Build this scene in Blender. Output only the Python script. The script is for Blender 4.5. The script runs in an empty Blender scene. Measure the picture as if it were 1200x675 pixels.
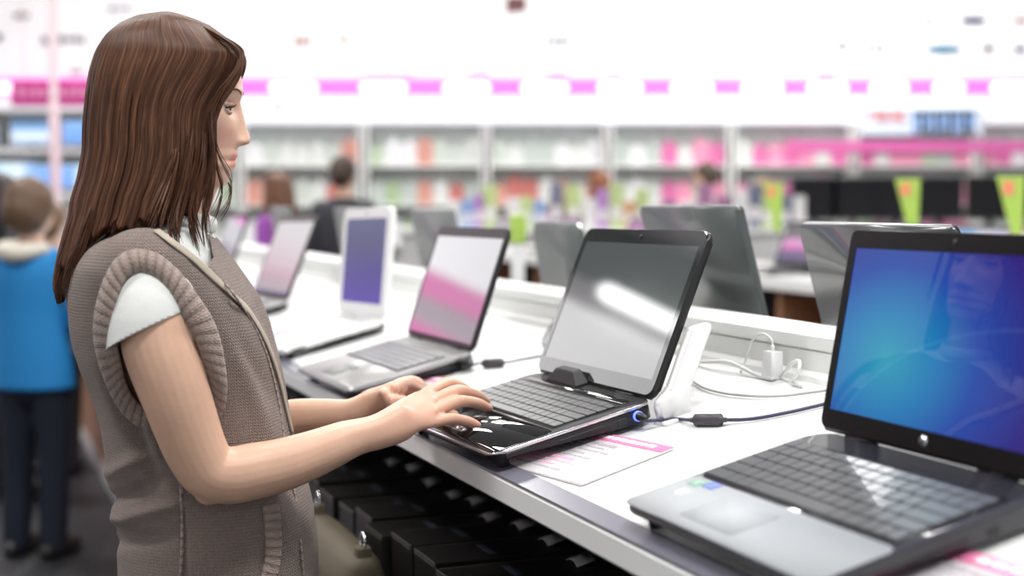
import bpy, bmesh, math, random
import numpy as np
from mathutils import Vector, Matrix
from mathutils.bvhtree import BVHTree
random.seed(7); rng = np.random.default_rng(7)
SC = bpy.context.scene; COL = SC.collection
PI = math.pi

# ------------------------------------------------------------------ camera numbers
FPX, PITCH, CAMH = 1634.0, 0.06117, 1.45
CP, SP = math.cos(PITCH), math.sin(PITCH)
EYE = np.array([0, 0, CAMH])
def ray(x, y):
    a, b = (x-600)/FPX, (337.5-y)/FPX
    return np.array([a, CP+b*SP, -SP+b*CP])
def at(x, y, Y):
    r = ray(x, y); return EYE+r*(Y/r[1])
# counter frame: U runs along the counter (away, left), VH across it (away from the customer)
YAW, TAU, PD = 0.3798, 0.2359, 0.5085
U = np.array([-math.sin(YAW), math.cos(YAW), 0.]); VH = np.array([math.cos(YAW), math.sin(YAW), 0.])
Z = np.array([0, 0, 1.])
V = VH*math.cos(TAU)+Z*math.sin(TAU); N = -VH*math.sin(TAU)+Z*math.cos(TAU)
O = EYE-PD*N
def onplane(x, y, lift=0.0):
    r = ray(x, y); t = ((O+N*lift-EYE)@N)/(r@N); return EYE+r*t
def uv_w(a, w, z): return U*a+VH*w+Z*z
def plane_z(w): return O[2]+(w-PD*math.sin(TAU))*math.tan(TAU)

# ------------------------------------------------------------------ materials
MATS = {}
def P(name, col, rough=.5, metal=0., spec=.5, coat=0., emit=None, es=0., ior=1.45, sub=0., alpha=1., trans=0.):
    if name in MATS: return MATS[name]
    m = bpy.data.materials.new(name); m.use_nodes = True
    b = m.node_tree.nodes['Principled BSDF']; i = b.inputs
    i['Base Color'].default_value = (*col, 1); i['Roughness'].default_value = rough; i['Metallic'].default_value = metal
    i['IOR'].default_value = ior; i['Specular IOR Level'].default_value = spec; i['Coat Weight'].default_value = coat
    i['Coat Roughness'].default_value = .04
    if sub: i['Subsurface Weight'].default_value = sub; i['Subsurface Radius'].default_value = (.012, .005, .003); i['Subsurface Scale'].default_value = 1
    if emit: i['Emission Color'].default_value = (*emit, 1); i['Emission Strength'].default_value = es
    if trans: i['Transmission Weight'].default_value = trans
    i['Alpha'].default_value = alpha
    MATS[name] = m; return m
class NT:
    def __init__(s, m): s.m = m; s.t = m.node_tree; s.b = s.t.nodes['Principled BSDF']
    def n(s, typ, **kw):
        q = s.t.nodes.new(typ)
        for k, v in kw.items():
            if k.startswith('i_'):
                key = k[2:]; key = int(key) if key.isdigit() else key.replace('_', ' ')
                q.inputs[key].default_value = v
            else: setattr(q, k, v)
        return q
    def l(s, a, b): s.t.links.new(a, b)
    def math(s, op, a, b=None, c=None):
        q = s.n('ShaderNodeMath', operation=op)
        for k, v in enumerate((a, b, c)):
            if v is None: continue
            if isinstance(v, (int, float)): q.inputs[k].default_value = v
            else: s.l(v, q.inputs[k])
        return q.outputs[0]
    def ramp(s, fac, stops, interp='LINEAR'):
        q = s.n('ShaderNodeValToRGB'); q.color_ramp.interpolation = interp; e = q.color_ramp.elements
        while len(e) < len(stops): e.new(.5)
        for k, (p, c) in enumerate(stops): e[k].position = p; e[k].color = (*c, 1)
        s.l(fac, q.inputs[0]); return q.outputs[0]
    def bump(s, h, st, d):
        q = s.n('ShaderNodeBump', i_Strength=st, i_Distance=d); s.l(h, q.inputs['Height']); s.l(q.outputs[0], s.b.inputs['Normal'])

# ------------------------------------------------------------------ mesh helpers
def ob(name, verts, faces, mat=None, parent=None, smooth=True, loc=None):
    me = bpy.data.meshes.new(name)
    me.from_pydata([tuple(map(float, v)) for v in verts], [], [tuple(map(int, f)) for f in faces]); me.validate(); me.update()
    if smooth: me.polygons.foreach_set('use_smooth', [True]*len(me.polygons))
    return link(name, me, mat, parent, loc)
def link(name, me, mat=None, parent=None, loc=None):
    o = bpy.data.objects.new(name, me); COL.objects.link(o)
    if mat:
        for m in (mat if isinstance(mat, (list, tuple)) else [mat]): me.materials.append(m)
    if parent: o.parent = parent
    if loc is not None: o.location = loc
    return o
def tag(o, label=None, cat=None, group=None, kind=None):
    if label: o['label'] = label
    if cat: o['category'] = cat
    if group: o['group'] = group
    if kind: o['kind'] = kind
    return o
def empty(name, M=None, loc=None, label=None, cat=None, group=None):
    o = bpy.data.objects.new(name, None); COL.objects.link(o); o.empty_display_size = .05
    if M is not None: o.matrix_world = M
    if loc is not None: o.location = loc
    return tag(o, label, cat, group)
def frameM(origin, x, y, z):
    M = Matrix.Identity(4)
    for k in range(3): M[k][0], M[k][1], M[k][2], M[k][3] = x[k], y[k], z[k], origin[k]
    return M
class MB:
    def __init__(s): s.v = []; s.f = []
    def add(s, vf):
        o = len(s.v); s.v += [tuple(q) for q in vf[0]]; s.f += [tuple(i+o for i in f) for f in vf[1]]; return s
    def build(s, name, mat=None, parent=None, smooth=False, loc=None): return ob(name, s.v, s.f, mat, parent, smooth, loc)
def box(x0, x1, y0, y1, z0, z1, bev=0., seg=2):
    bm = bmesh.new(); bmesh.ops.create_cube(bm, size=1)
    for v in bm.verts: v.co = ((x0+x1)/2+v.co.x*(x1-x0), (y0+y1)/2+v.co.y*(y1-y0), (z0+z1)/2+v.co.z*(z1-z0))
    if bev: bmesh.ops.bevel(bm, geom=bm.edges[:], offset=bev, segments=seg, affect='EDGES', profile=.5)
    r = [tuple(v.co) for v in bm.verts], [[v.index for v in f.verts] for f in bm.faces]
    bm.verts.index_update(); r = [tuple(v.co) for v in bm.verts], [[v.index for v in f.verts] for f in bm.faces]
    bm.free(); return r
def slab(W, D, z0, z1, rad, x0=0, y0=0, bev=.002, cs=5):
    """rounded-corner slab, corners radius rad, edges bevelled"""
    bm = bmesh.new(); pts = []
    for cx, cy, a0 in ((W-rad, D-rad, 0), (rad, D-rad, 90), (rad, rad, 180), (W-rad, rad, 270)):
        for k in range(cs+1):
            a = math.radians(a0+90*k/cs); pts.append((x0+cx+rad*math.cos(a), y0+cy+rad*math.sin(a)))
    lo = [bm.verts.new((x, y, z0)) for x, y in pts]; hi = [bm.verts.new((x, y, z1)) for x, y in pts]
    n = len(pts); bm.faces.new(hi); bm.faces.new(lo[::-1])
    for k in range(n): bm.faces.new((lo[k], lo[(k+1) % n], hi[(k+1) % n], hi[k]))
    if bev:
        ed = [e for e in bm.edges if len(e.link_faces) == 2 and abs(e.verts[0].co.z-e.verts[1].co.z) < 1e-6]
        bmesh.ops.bevel(bm, geom=ed, offset=bev, segments=2, affect='EDGES')
    bm.verts.index_update(); r = [tuple(v.co) for v in bm.verts], [[v.index for v in f.verts] for f in bm.faces]
    bm.free(); return r
def prism(poly, h0, h1, axis='z'):
    n = len(poly); mk = {'z': lambda p, h: (p[0], p[1], h), 'x': lambda p, h: (h, p[0], p[1]), 'y': lambda p, h: (p[0], h, p[1])}[axis]
    v = [mk(p, h0) for p in poly]+[mk(p, h1) for p in poly]
    f = [tuple(range(n))[::-1], tuple(range(n, 2*n))]+[(k, (k+1) % n, n+(k+1) % n, n+k) for k in range(n)]
    return v, f
def rings(R, cap=True):
    """list of rings (same count of points) -> closed loft"""
    n = len(R[0]); v = [tuple(p) for r in R for p in r]; f = []
    for k in range(len(R)-1):
        for j in range(n):
            f.append((k*n+j, k*n+(j+1) % n, (k+1)*n+(j+1) % n, (k+1)*n+j))
    if cap: f.append(tuple(range(n))[::-1]); f.append(tuple(range((len(R)-1)*n, len(R)*n)))
    return v, f
def spl(pts, m):
    """Catmull-Rom resample of rows to m samples"""
    p = np.array(pts, float); n = len(p)
    q = np.vstack([2*p[0]-p[1], p, 2*p[-1]-p[-2]]); out = []
    for t in np.linspace(0, n-1-1e-9, m):
        k = int(t); s = t-k; a, b, c, d = q[k], q[k+1], q[k+2], q[k+3]
        out.append(.5*((2*b)+(-a+c)*s+(2*a-5*b+4*c-d)*s*s+(-a+3*b-3*c+d)*s**3))
    return np.array(out)
def tube(pts, rad, n=12, m=None, ref=(0, 0, 1), flat=None, round_ends=True):
    """tube along pts; rad scalar or list; flat = list of radii along the second axis"""
    p = np.array(pts, float); k = len(p)
    r1 = np.full(k, rad, float) if np.isscalar(rad) else np.array(rad, float)
    r2 = r1 if flat is None else (np.full(k, flat, float) if np.isscalar(flat) else np.array(flat, float))
    if m:
        q = spl(np.column_stack([p, r1, r2]), m); p, r1, r2 = q[:, :3], q[:, 3], q[:, 4]
    if round_ends:
        def end(p0, p1, a, b):
            d = p0-p1; d = d/np.linalg.norm(d); out = []
            for s in (.45, .78, .96): out.append((p0+d*a*s, a*math.sqrt(1-s*s), b*math.sqrt(1-s*s)))
            return out
        e0 = end(p[0], p[1], r1[0], r2[0])[::-1]; e1 = end(p[-1], p[-2], r1[-1], r2[-1])
        p = np.vstack([[x[0] for x in e0], p, [x[0] for x in e1]])
        r1 = np.concatenate([[x[1] for x in e0], r1, [x[1] for x in e1]]); r2 = np.concatenate([[x[2] for x in e0], r2, [x[2] for x in e1]])
    T = np.gradient(p, axis=0); T /= np.linalg.norm(T, axis=1)[:, None]+1e-12
    ref = np.array(ref, float); R = []; a = None
    for i in range(len(p)):
        if a is None: a = ref-T[i]*(ref@T[i])
        else: a = a-T[i]*(a@T[i])
        if np.linalg.norm(a) < 1e-6: a = np.cross(T[i], (1, 0.3, 0.2))
        a = a/np.linalg.norm(a); b = np.cross(T[i], a)
        R.append([p[i]+a*r1[i]*math.cos(w)+b*r2[i]*math.sin(w) for w in np.linspace(0, 2*PI, n, endpoint=False)])
    return rings(R)
def lathe(prof, n=24, c=(0, 0, 0)):
    return rings([[(c[0]+r*math.cos(w), c[1]+r*math.sin(w), c[2]+z) for w in np.linspace(0, 2*PI, n, endpoint=False)] for r, z in prof])
def ellipsoid(c, r, nu=20, nv=12, M=None):
    R = []
    for k in range(nv+1):
        t = PI*(k+.02 if k == 0 else k-.02 if k == nv else k)/nv
        R.append([(r[0]*math.sin(t)*math.cos(w), r[1]*math.sin(t)*math.sin(w), -r[2]*math.cos(t)) for w in np.linspace(0, 2*PI, nu, endpoint=False)])
    v, f = rings(R); v = np.array(v)
    if M is not None: v = v@np.array(M).T
    return [tuple(q) for q in v+np.array(c)], f
def remesh(pieces, voxel, smooth=4, fac=.5):
    mb = MB()
    for q in pieces: mb.add(q)
    me = bpy.data.meshes.new('tmp'); me.from_pydata(mb.v, [], mb.f); me.update()
    bm = bmesh.new(); bm.from_mesh(me); bmesh.ops.recalc_face_normals(bm, faces=bm.faces[:]); bm.to_mesh(me); bm.free()
    o = bpy.data.objects.new('tmp', me); COL.objects.link(o)
    r = o.modifiers.new('r', 'REMESH'); r.mode = 'VOXEL'; r.voxel_size = voxel; r.use_smooth_shade = True
    if smooth:
        s = o.modifiers.new('s', 'SMOOTH'); s.factor = fac; s.iterations = smooth
    bpy.context.view_layer.update()
    dg = bpy.context.evaluated_depsgraph_get()
    out = bpy.data.meshes.new_from_object(o.evaluated_get(dg))
    bpy.data.objects.remove(o); bpy.data.meshes.remove(me)
    out.materials.clear()
    out.polygons.foreach_set('use_smooth', [True]*len(out.polygons))
    return out
def mverts(me):
    a = np.empty(len(me.vertices)*3); me.vertices.foreach_get('co', a); return a.reshape(-1, 3)
def mnorms(me):
    a = np.empty(len(me.vertices)*3); me.vertex_normals.foreach_get('vector', a); return a.reshape(-1, 3)
def setverts(me, a): me.vertices.foreach_set('co', np.ascontiguousarray(a).ravel()); me.update()
def set_uv(me, uv):
    L = me.uv_layers.new(name='UVMap'); idx = np.empty(len(me.loops), int); me.loops.foreach_get('vertex_index', idx)
    L.data.foreach_set('uv', np.ascontiguousarray(uv[idx]).ravel())
def set_col(me, name, c):
    A = me.color_attributes.new(name, 'FLOAT_COLOR', 'POINT'); A.data.foreach_set('color', np.ascontiguousarray(np.column_stack([c, np.ones(len(c))])).ravel())
def text(s, size, mat, parent, M, name='lettering', ext=.0004, align='CENTER'):
    cu = bpy.data.curves.new(name, 'FONT'); cu.body = s; cu.size = size; cu.extrude = ext; cu.align_x = align; cu.align_y = 'CENTER'
    t = bpy.data.objects.new(name, cu); COL.objects.link(t); bpy.context.view_layer.update()
    me = bpy.data.meshes.new_from_object(t.evaluated_get(bpy.context.evaluated_depsgraph_get())); bpy.data.objects.remove(t)
    me.materials.clear(); me.materials.append(mat); o = bpy.data.objects.new(name, me); COL.objects.link(o)
    if parent: o.parent = parent
    o.matrix_local = M; return o
def interp(t, xs, ys): return np.interp(t, xs, ys)
def sp(c, e): return np.sign(c)*np.abs(c)**e
ORD = ['first', 'second', 'third', 'fourth', 'fifth', 'sixth', 'seventh', 'eighth', 'ninth', 'tenth', 'eleventh', 'twelfth', 'thirteenth', 'fourteenth', 'fifteenth', 'sixteenth', 'seventeenth', 'eighteenth', 'nineteenth', 'twentieth']

# ------------------------------------------------------------------ shared materials
M_white = P('white_laminate', (.82, .83, .82), .3, coat=.3)
M_fascia = P('white_edge', (.86, .87, .85), .4)
M_strip = P('acrylic_strip', (.17, .17, .21), .22, coat=.5)
M_trunk = P('white_trunking', (.80, .81, .79), .45)
M_black = P('black_plastic', (.012, .012, .013), .35)
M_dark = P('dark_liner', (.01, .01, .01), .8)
M_rubber = P('black_rubber', (.015, .015, .017), .6)
M_chrome = P('chrome', (.8, .8, .82), .12, 1.)
M_silver = P('silver_plastic', (.42, .42, .43), .36, .35)
M_gold = P('gold_print', (.25, .17, .06), .4, .6)
M_cablew = P('white_cable', (.75, .76, .75), .4)
M_cableb = P('dark_cable', (.03, .03, .05), .4)
M_blue = P('blue_ring_light', (.1, .15, .8), .3, emit=(.12, .2, 1), es=2.)
M_magenta = P('magenta_paint', (.62, .02, .28), .5)
M_pinkprint = P('pink_print', (.80, .22, .42), .5)
M_paper = P('white_paper', (.72, .69, .71), .35, coat=.4)
M_ink = P('grey_ink', (.35, .32, .36), .6)
M_pinkink = P('pink_ink', (.80, .35, .52), .6)
M_whiteink = P('white_ink', (.9, .88, .9), .5)
M_green = P('lime_card', (.38, .56, .10), .5)

m = P('brown_wood', (.15, .07, .035), .5); q = NT(m)
tc = q.n('ShaderNodeTexCoord'); mp = q.n('ShaderNodeMapping'); mp.inputs['Scale'].default_value = (2, 2, 30); q.l(tc.outputs['Object'], mp.inputs[0])
nz = q.n('ShaderNodeTexNoise', i_Scale=3., i_Detail=6.); q.l(mp.outputs[0], nz.inputs[0])
q.l(q.ramp(nz.outputs[0], [(.3, (.22, .10, .05)), (.7, (.42, .22, .12))]), q.b.inputs['Base Color']); M_brown = m

m = P('dark_floor', (.035, .035, .04), .45); q = NT(m)
tc = q.n('ShaderNodeTexCoord'); br = q.n('ShaderNodeTexBrick', offset=0., i_Scale=1., i_Mortar_Size=.006, i_Color1=(.040, .040, .045, 1), i_Color2=(.034, .034, .038, 1), i_Mortar=(.018, .018, .02, 1))
br.inputs['Brick Width'].default_value = .6; br.inputs['Row Height'].default_value = .6
q.l(tc.outputs['Object'], br.inputs[0]); nz = q.n('ShaderNodeTexNoise', i_Scale=60.); q.l(tc.outputs['Object'], nz.inputs[0])
mx = q.n('ShaderNodeMixRGB', blend_type='OVERLAY', i_Fac=.4); q.l(br.outputs[0], mx.inputs[1]); q.l(nz.outputs[0], mx.inputs[2]); q.l(mx.outputs[0], q.b.inputs['Base Color']); M_floor = m

def plaster(name, c):
    m = P(name, c, .75); q = NT(m); tc = q.n('ShaderNodeTexCoord'); nz = q.n('ShaderNodeTexNoise', i_Scale=12., i_Detail=5.); q.l(tc.outputs['Object'], nz.inputs[0]); q.bump(nz.outputs[0], .15, .01); return m
M_wall = plaster('wall_paint', (.80, .80, .80)); M_ceil = plaster('ceiling_paint', (.8, .8, .8)); M_greywall = plaster('grey_green_paint', (.26, .31, .29))

# ------------------------------------------------------------------ the setting
def struct(name, vf, mat): return tag(ob(name, vf[0], vf[1], mat, smooth=False), kind='structure')
struct('floor', box(-9, 13, -5, 15.2, -.1, 0), M_floor)
struct('ceiling', box(-9, 13, -5, 15.2, 5.8, 5.9), M_ceil)
WY = 15.0
struct('wall_back', box(-9, 13, WY, WY+.15, 0, 5.8), M_wall)
struct('wall_left', box(-9.15, -9, -5, 15.2, 0, 5.8), M_wall)

# ------------------------------------------------------------------ display counter
def prof(poly, a0, a1):
    n = len(poly); v = [tuple(uv_w(a0, *p)) for p in poly]+[tuple(uv_w(a1, *p)) for p in poly]
    f = [tuple(range(n)), tuple(range(n, 2*n))[::-1]]+[(k, n+k, n+(k+1) % n, (k+1) % n) for k in range(n)]
    return v, f
WF, WB = .662, 1.129; WC = 1.179
def mir(poly): return [(2*WC-w, z) for w, z in poly][::-1]
def counter(a0, a1):
    c0 = uv_w(a0, WC, 0)
    r = empty('display_counter', loc=c0, label='long white sloping display counter carrying the row of open laptops, black cartons beneath', cat='counter')
    sh = lambda vf: ([tuple(np.array(p)-c0) for p in vf[0]], vf[1])
    pf, pb = plane_z(WF), plane_z(WB)
    top = [(WF+.004, pf-.034), (WF, pf-.030), (WF, pf-.003), (WF+.003, pf), (WB, pb), (WB, pb-.06)]
    for nm, poly in (('worktop', top), ('worktop', mir(top))):
        vf = sh(prof(poly, a0, a1)); ob(nm, *vf, M_white, r, False)
    st = [(WF+.001, pf+.0003), (WF+.001, pf+.0035), (WF+.030, plane_z(WF+.03)+.0035), (WF+.030, plane_z(WF+.03)+.0003)]
    ob('edge_strip', *sh(prof(st, a0, a1)), M_strip, r, False)['label'] = 'grey plastic edge strip'
    ob('edge_strip', *sh(prof(mir(st), a0, a1)), M_strip, r, False)['label'] = 'grey plastic edge strip'
    rd = [(WB, pb-.07), (WB, pb+.040), (WB+.003, pb+.041), (WB+.003, pb+.043), (WB-.003, pb+.044), (WB-.003, pb+.062), (WB, pb+.066), (2*WC-WB, pb+.066), (2*WC-WB+.003, pb+.062), (2*WC-WB+.003, pb+.044), (2*WC-WB, pb+.04), (2*WC-WB, pb-.07)]
    ob('cable_trunking', *sh(prof(rd, a0, a1)), M_trunk, r, False)
    qd = [(WB-.012, plane_z(WB-.012)), (WB-.010, plane_z(WB-.012)+.008), (WB, pb+.012), (WB, pb)]
    ob('skirting_bead', *sh(prof(qd, a0, a1)), M_trunk, r, False)
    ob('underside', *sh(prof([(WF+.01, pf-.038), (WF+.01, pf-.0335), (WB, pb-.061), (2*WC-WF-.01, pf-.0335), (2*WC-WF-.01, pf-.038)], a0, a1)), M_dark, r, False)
    ob('carton_shelf', *sh(prof([(WF-.015, .545), (WF-.015, .58), (2*WC-WF+.015, .58), (2*WC-WF+.015, .545)], a0, a1)), M_black, r, False)
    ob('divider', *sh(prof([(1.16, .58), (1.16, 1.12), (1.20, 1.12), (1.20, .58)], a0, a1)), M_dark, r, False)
    kp = [(.70, .07), (.70, .545), (.72, .545), (.72, .07)]
    ob('kick_panel', *sh(prof(kp, a0, a1)), M_brown, r, False)['label'] = 'brown wooden base panel'
    ob('kick_panel', *sh(prof(mir(kp), a0, a1)), M_brown, r, False)['label'] = 'brown wooden base panel'
    ob('plinth', *sh(prof([(.69, 0), (.69, .07), (2*WC-.69, .07), (2*WC-.69, 0)], a0, a1)), P('grey_plinth', (.5, .5, .5), .4), r, False)['label'] = 'grey metal plinth'
    for a in (a0, a1-.03):
        ob('end_panel', *sh(prof([(WF+.012, .07), (WF+.012, pf-.04), (WB, pb-.07), (2*WC-WB, pb-.07), (2*WC-WF-.012, pf-.04), (2*WC-WF-.012, .07)], a+.001, a+.029)), M_fascia, r, False)
counter(.15, 10.0)

# ------------------------------------------------------------------ laptops
def screenmat(name, col, es, rough=.02, coat=1., ior=1.6):
    return P(name, (.012, .013, .014), rough, coat=coat, ior=ior, emit=col, es=es, spec=.5)
def lid_glass(m, fn, es):
    q = NT(m); tc = q.n('ShaderNodeTexCoord'); sx = q.n('ShaderNodeSeparateXYZ'); q.l(tc.outputs['UV'], sx.inputs[0])
    q.l(fn(q, sx.outputs[0], sx.outputs[1]), q.b.inputs['Emission Color']); q.b.inputs['Emission Strength'].default_value = es
def frame_mesh(x0, x1, y0, y1, X0, X1, Y0, Y1, z0, z1, rad=.01):
    """flat frame: outer rectangle (x0..y1), hole (X0..Y1)"""
    o = []; i = []; cs = 4
    for cx, cy, a0, hx, hy in ((x1-rad, y1-rad, 0, X1, Y1), (x0+rad, y1-rad, 90, X0, Y1), (x0+rad, y0+rad, 180, X0, Y0), (x1-rad, y0+rad, 270, X1, Y0)):
        for k in range(cs+1):
            a = math.radians(a0+90*k/cs); o.append((cx+rad*math.cos(a), cy+rad*math.sin(a))); i.append((hx, hy))
    n = len(o); v = []; f = []
    for z in (z0, z1): v += [(*p, z) for p in o]+[(*p, z) for p in i]
    for k in range(n):
        j = (k+1) % n
        f.append((2*n+k, 2*n+j, 3*n+j, 3*n+k)); f.append((k, n+k, n+j, j)); f.append((k, j, 2*n+j, 2*n+k))
        if i[k] != i[j]: f.append((n+k, 3*n+k, 3*n+j, n+j))
    fixed = []
    for face in f:
        fixed.append(face)
    return v, fixed
def plate(x0, x1, y0, y1, z, name, mat, parent, th=.0008):
    vf = box(x0, x1, y0, y1, z-th, z); o = ob(name, *vf, mat, parent, False)
    c = mverts(o.data); set_uv(o.data, np.column_stack([(c[:, 0]-x0)/(x1-x0), (c[:, 1]-y0)/(y1-y0)])); return o
def frontM(a, b, r, W):
    uu = U*math.cos(r)+V*math.sin(r); vv = -U*math.sin(r)+V*math.cos(r)
    return frameM(O+U*a+V*b+uu*W/2, -uu, vv, N)
V2 = -VH*math.cos(TAU)+Z*math.sin(TAU); N2 = VH*math.sin(TAU)+Z*math.cos(TAU)
def backM(a, wh, Dp, W, r=0):
    """laptop on the far slope, hinge at across-distance wh, near side edge at a"""
    w0 = 2*WC-wh; hz = plane_z(w0)
    c = uv_w(a+W/2, wh, hz); uu = U*math.cos(r)+V2*math.sin(r); vv = -U*math.sin(r)+V2*math.cos(r)
    return frameM(c-vv*Dp, uu, vv, N2)
def laptop(M, label, st, W=.37, Dp=.25, H=.245, t=.03, ang=2.1, group=None, name='laptop'):
    r = empty(name, M, label=label, cat='laptop', group=group)
    g = st.get; hw = W/2
    b = MB(); zf = t*g('front', 1.)
    b.add(slab(W, Dp, .005, t-.004, g('rad', .014), -hw, 0, .0035))
    rise = g('rise', .018)
    b.v = [(x, y, z+(rise*max(0, 1-y/(Dp*.7)) if z < t*.6 else 0)) for x, y, z in b.v]
    base = b.build('base', g('base'), r, True)
    if g('shell'): ob('upper_shell', *slab(W+.0008, Dp+.0008, t-g('shellh', .010), t-.0012, g('rad', .014), -hw-.0004, -.0004, .003), g('shell'), r)
    for fx in (-hw+.03, hw-.03):
        for fy in (.025, Dp-.03): ob('rubber_foot', *lathe([(.001, 0), (.008, 0), (.008, .022 if fy < .1 else .006), (.001, .022 if fy < .1 else .006)], 12, (fx, fy, 0)), M_rubber, base)
    if g('trim'): ob('trim_rim', *slab(W+.001, Dp+.001, t-.0055, t-.0015, g('rad', .014), -hw-.0005, -.0005, .001), g('trim'), r)['label'] = 'bright silver rim'
    dk = ob('deck', *slab(W-.004, Dp-.004, t-.004, t, g('rad', .014), -hw+.002, .002, .0012), g('deck'), r)
    pr = g('palm_depth', .105)
    if g('palm'): ob('palm_rest', *slab(W-.006, pr-.004, t-.001, t+.0006, .012, -hw+.003, .003, .0004), g('palm'), r)
    px0, px1, py0, py1 = g('pad', (-.06, .03, .022, .082))
    pd = ob('touchpad', *slab(px1-px0, py1-py0, t-.001, t+.0012, .004, px0, py0, .0004), g('padm', M_silver), r)
    if g('buttons'):
        w2 = (px1-px0)/2-.002
        for k in (0, 1): ob('touchpad_button', *slab(w2, .011, t-.001, t+.0028, .003, px0+k*(w2+.004), py0-.014, .001), g('buttons'), pd)
    # keyboard
    kx0, kx1, ky0, ky1 = g('kb', (-hw+.018, hw-.018, pr+.004, Dp-.042))
    kb = ob('keyboard', *slab(kx1-kx0, ky1-ky0, t-.001, t+.0008, .003, kx0, ky0, .0003), g('kbed', M_black), r)
    if g('keys'):
        rows, cols = g('keys'); ph = (ky1-ky0-.003)/rows; pw = (kx1-kx0-.003)/cols
        for j in range(rows):
            x = kx0+.0015; left = cols; k = 0
            y0 = ky0+.0015+j*ph
            widths = []
            if j == 0: widths = [1.2, 1, 1, 1.1, cols-4.3-3-1.4, 1.1, .3+1, 1, 1, 1]
            elif j in (1, 2, 3): widths = [1.9-.25*(j-1)]+[1]*(cols-4)+[0]; widths[-1] = cols-sum(widths)
            else: widths = [1]*cols
            s = (kx1-kx0-.003)/sum(widths)
            for wd in widths:
                wq = wd*s
                if wq > .004:
                    vf = box(x+.0009, x+wq-.0009, y0+.0009, y0+ph*(.75 if j == rows-1 and rows > 5 else 1)-.0009, t+.0008, t+.0038, .0009, 1)
                    ob('key', *vf, g('key', M_black), kb, False)
                x += wq
    if g('strip'): ob('control_strip', *slab(W-.05, .014, t-.001, t+.0012, .003, -hw+.025, Dp-.036, .0003), g('strip'), r)
    # ports along the right side
    for (y0, y1, z0, z1) in g('ports', ((.02, .055, .60, .80), (.10, .17, .50, .62), (.19, .205, .35, .62))):
        ob('port', *box(hw-.002, hw+.0006, y0, y1, t*z0, t*z1, .0004, 1), M_black, base, False)
    # lid
    hy, hz = Dp-g('hin', .004), t+.002
    cs, sn = math.cos(ang), math.sin(ang)
    LM = frameM((0, hy, hz), (1, 0, 0), (0, -cs, sn), (0, -sn, -cs))
    th = g('lth', .012)
    mt, ms, mbm = g('mar', (.02, .014, .026))
    lid = ob('lid', *slab(W, H, -th, -.0005, g('lrad', .012), -hw, 0, .003), g('lid'), r); lid.matrix_local = LM
    bz = ob('bezel', *frame_mesh(-hw+.001, hw-.001, .004, H-.001, -hw+ms, hw-ms, mbm, H-mt, -.002, .0008, g('lrad', .012)), g('bez'), lid, False)
    plate(-hw+ms-.001, hw-ms+.001, mbm-.001, H-mt+.001, .0002, 'screen', g('scr'), lid)
    ob('webcam', *lathe([(.0005, .0005), (.0035, .0005), (.0035, .0016), (.0005, .0016)], 14, (0, H-mt/2, 0)), M_black, bz)
    if g('hp'):
        ob('badge_disc', *lathe([(.0005, .0005), (.0062, .0005), (.0062, .0014), (.0005, .0014)], 20, (0, mbm/2+.002, 0)), M_chrome, bz)
        text('hp', .010, M_black, bz, Matrix.Translation((0, mbm/2+.002, .0016)), ext=.0002)
    for sx in (-1, 1):
        ob('hinge', *rings([[(sx*(hw-.075)+dx, hy+.003+.005*math.cos(w), t-.002+.005*math.sin(w)) for w in np.linspace(0, 2*PI, 14, endpoint=False)] for dx in (-.025, .025)]), g('hng', g('bez')), r)
    if g('bump'):
        ob('hinge_cover', *rings([[(-.052-.052*s, Dp-.026+dy, zz), (-.052+.052*s, Dp-.026+dy, zz), (-.052+.052*s, Dp-.004+dy*.2, zz), (-.052-.052*s, Dp-.004+dy*.2, zz)] for zz, s, dy in ((t-.001, 1, 0), (t+.004, .98, .001), (t+.020, .62, .010), (t+.022, .56, .012))]), g('bump'), r, False)['label'] = 'black hinge cover'
    if g('sticker'):
        for k, (sx, sy, c) in enumerate(g('sticker')): ob('sticker', *slab(.022, .017, t+.0002, t+.0009, .002, sx, sy, .0001), P('sticker_%d' % k, c, .3), r)
    return r
# --- materials of the machines
M_deckC = P('graphite_deck', (.075, .078, .078), .33, .3)
M_keyC = P('graphite_key', (.10, .105, .105), .33, .2)
M_glossC = P('piano_black', (.008, .008, .009), .04, coat=1., ior=1.5)
M_rim = P('rose_silver_rim', (.72, .66, .70), .18, .8)
M_lidgrey = P('grey_lid', (.075, .085, .085), .34, .1, coat=.2)
M_lidblk = P('black_lid', (.05, .056, .056), .24, coat=.4)
scC = screenmat('screen_glossy_glow', (.5, .56, .58), .10, rough=.03, ior=1.9)  # faint grey emission stands in for part of the bright reflection
def fnC(q, x, y): return q.ramp(y, [(0, (.55, .56, .58)), (1, (.50, .56, .56))])
lid_glass(scC, fnC, .10)
stC = dict(base=M_black, deck=M_deckC, trim=M_rim, palm=M_glossC, pad=(-.07, .03, .034, .088), padm=P('pad_dark', (.02, .02, .022), .1, coat=1), buttons=M_chrome, keys=(6, 16), key=M_keyC,
           lid=M_black, bez=M_glossC, scr=scC, mar=(.024, .013, .027), bump=P('matt_black', (.01, .01, .011), .5), strip=M_glossC, hng=M_black, lrad=.016, rad=.022, palm_depth=.098)
laptop(frontM(1.709, .557, -.033, .382), 'open black laptop with glossy reflective screen that the woman is touching', stC, .382, .251, .252, .033, 2.195)
scS = screenmat('screen_pale', (.6, .6, .66), .42, ior=1.55, coat=.7)
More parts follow.
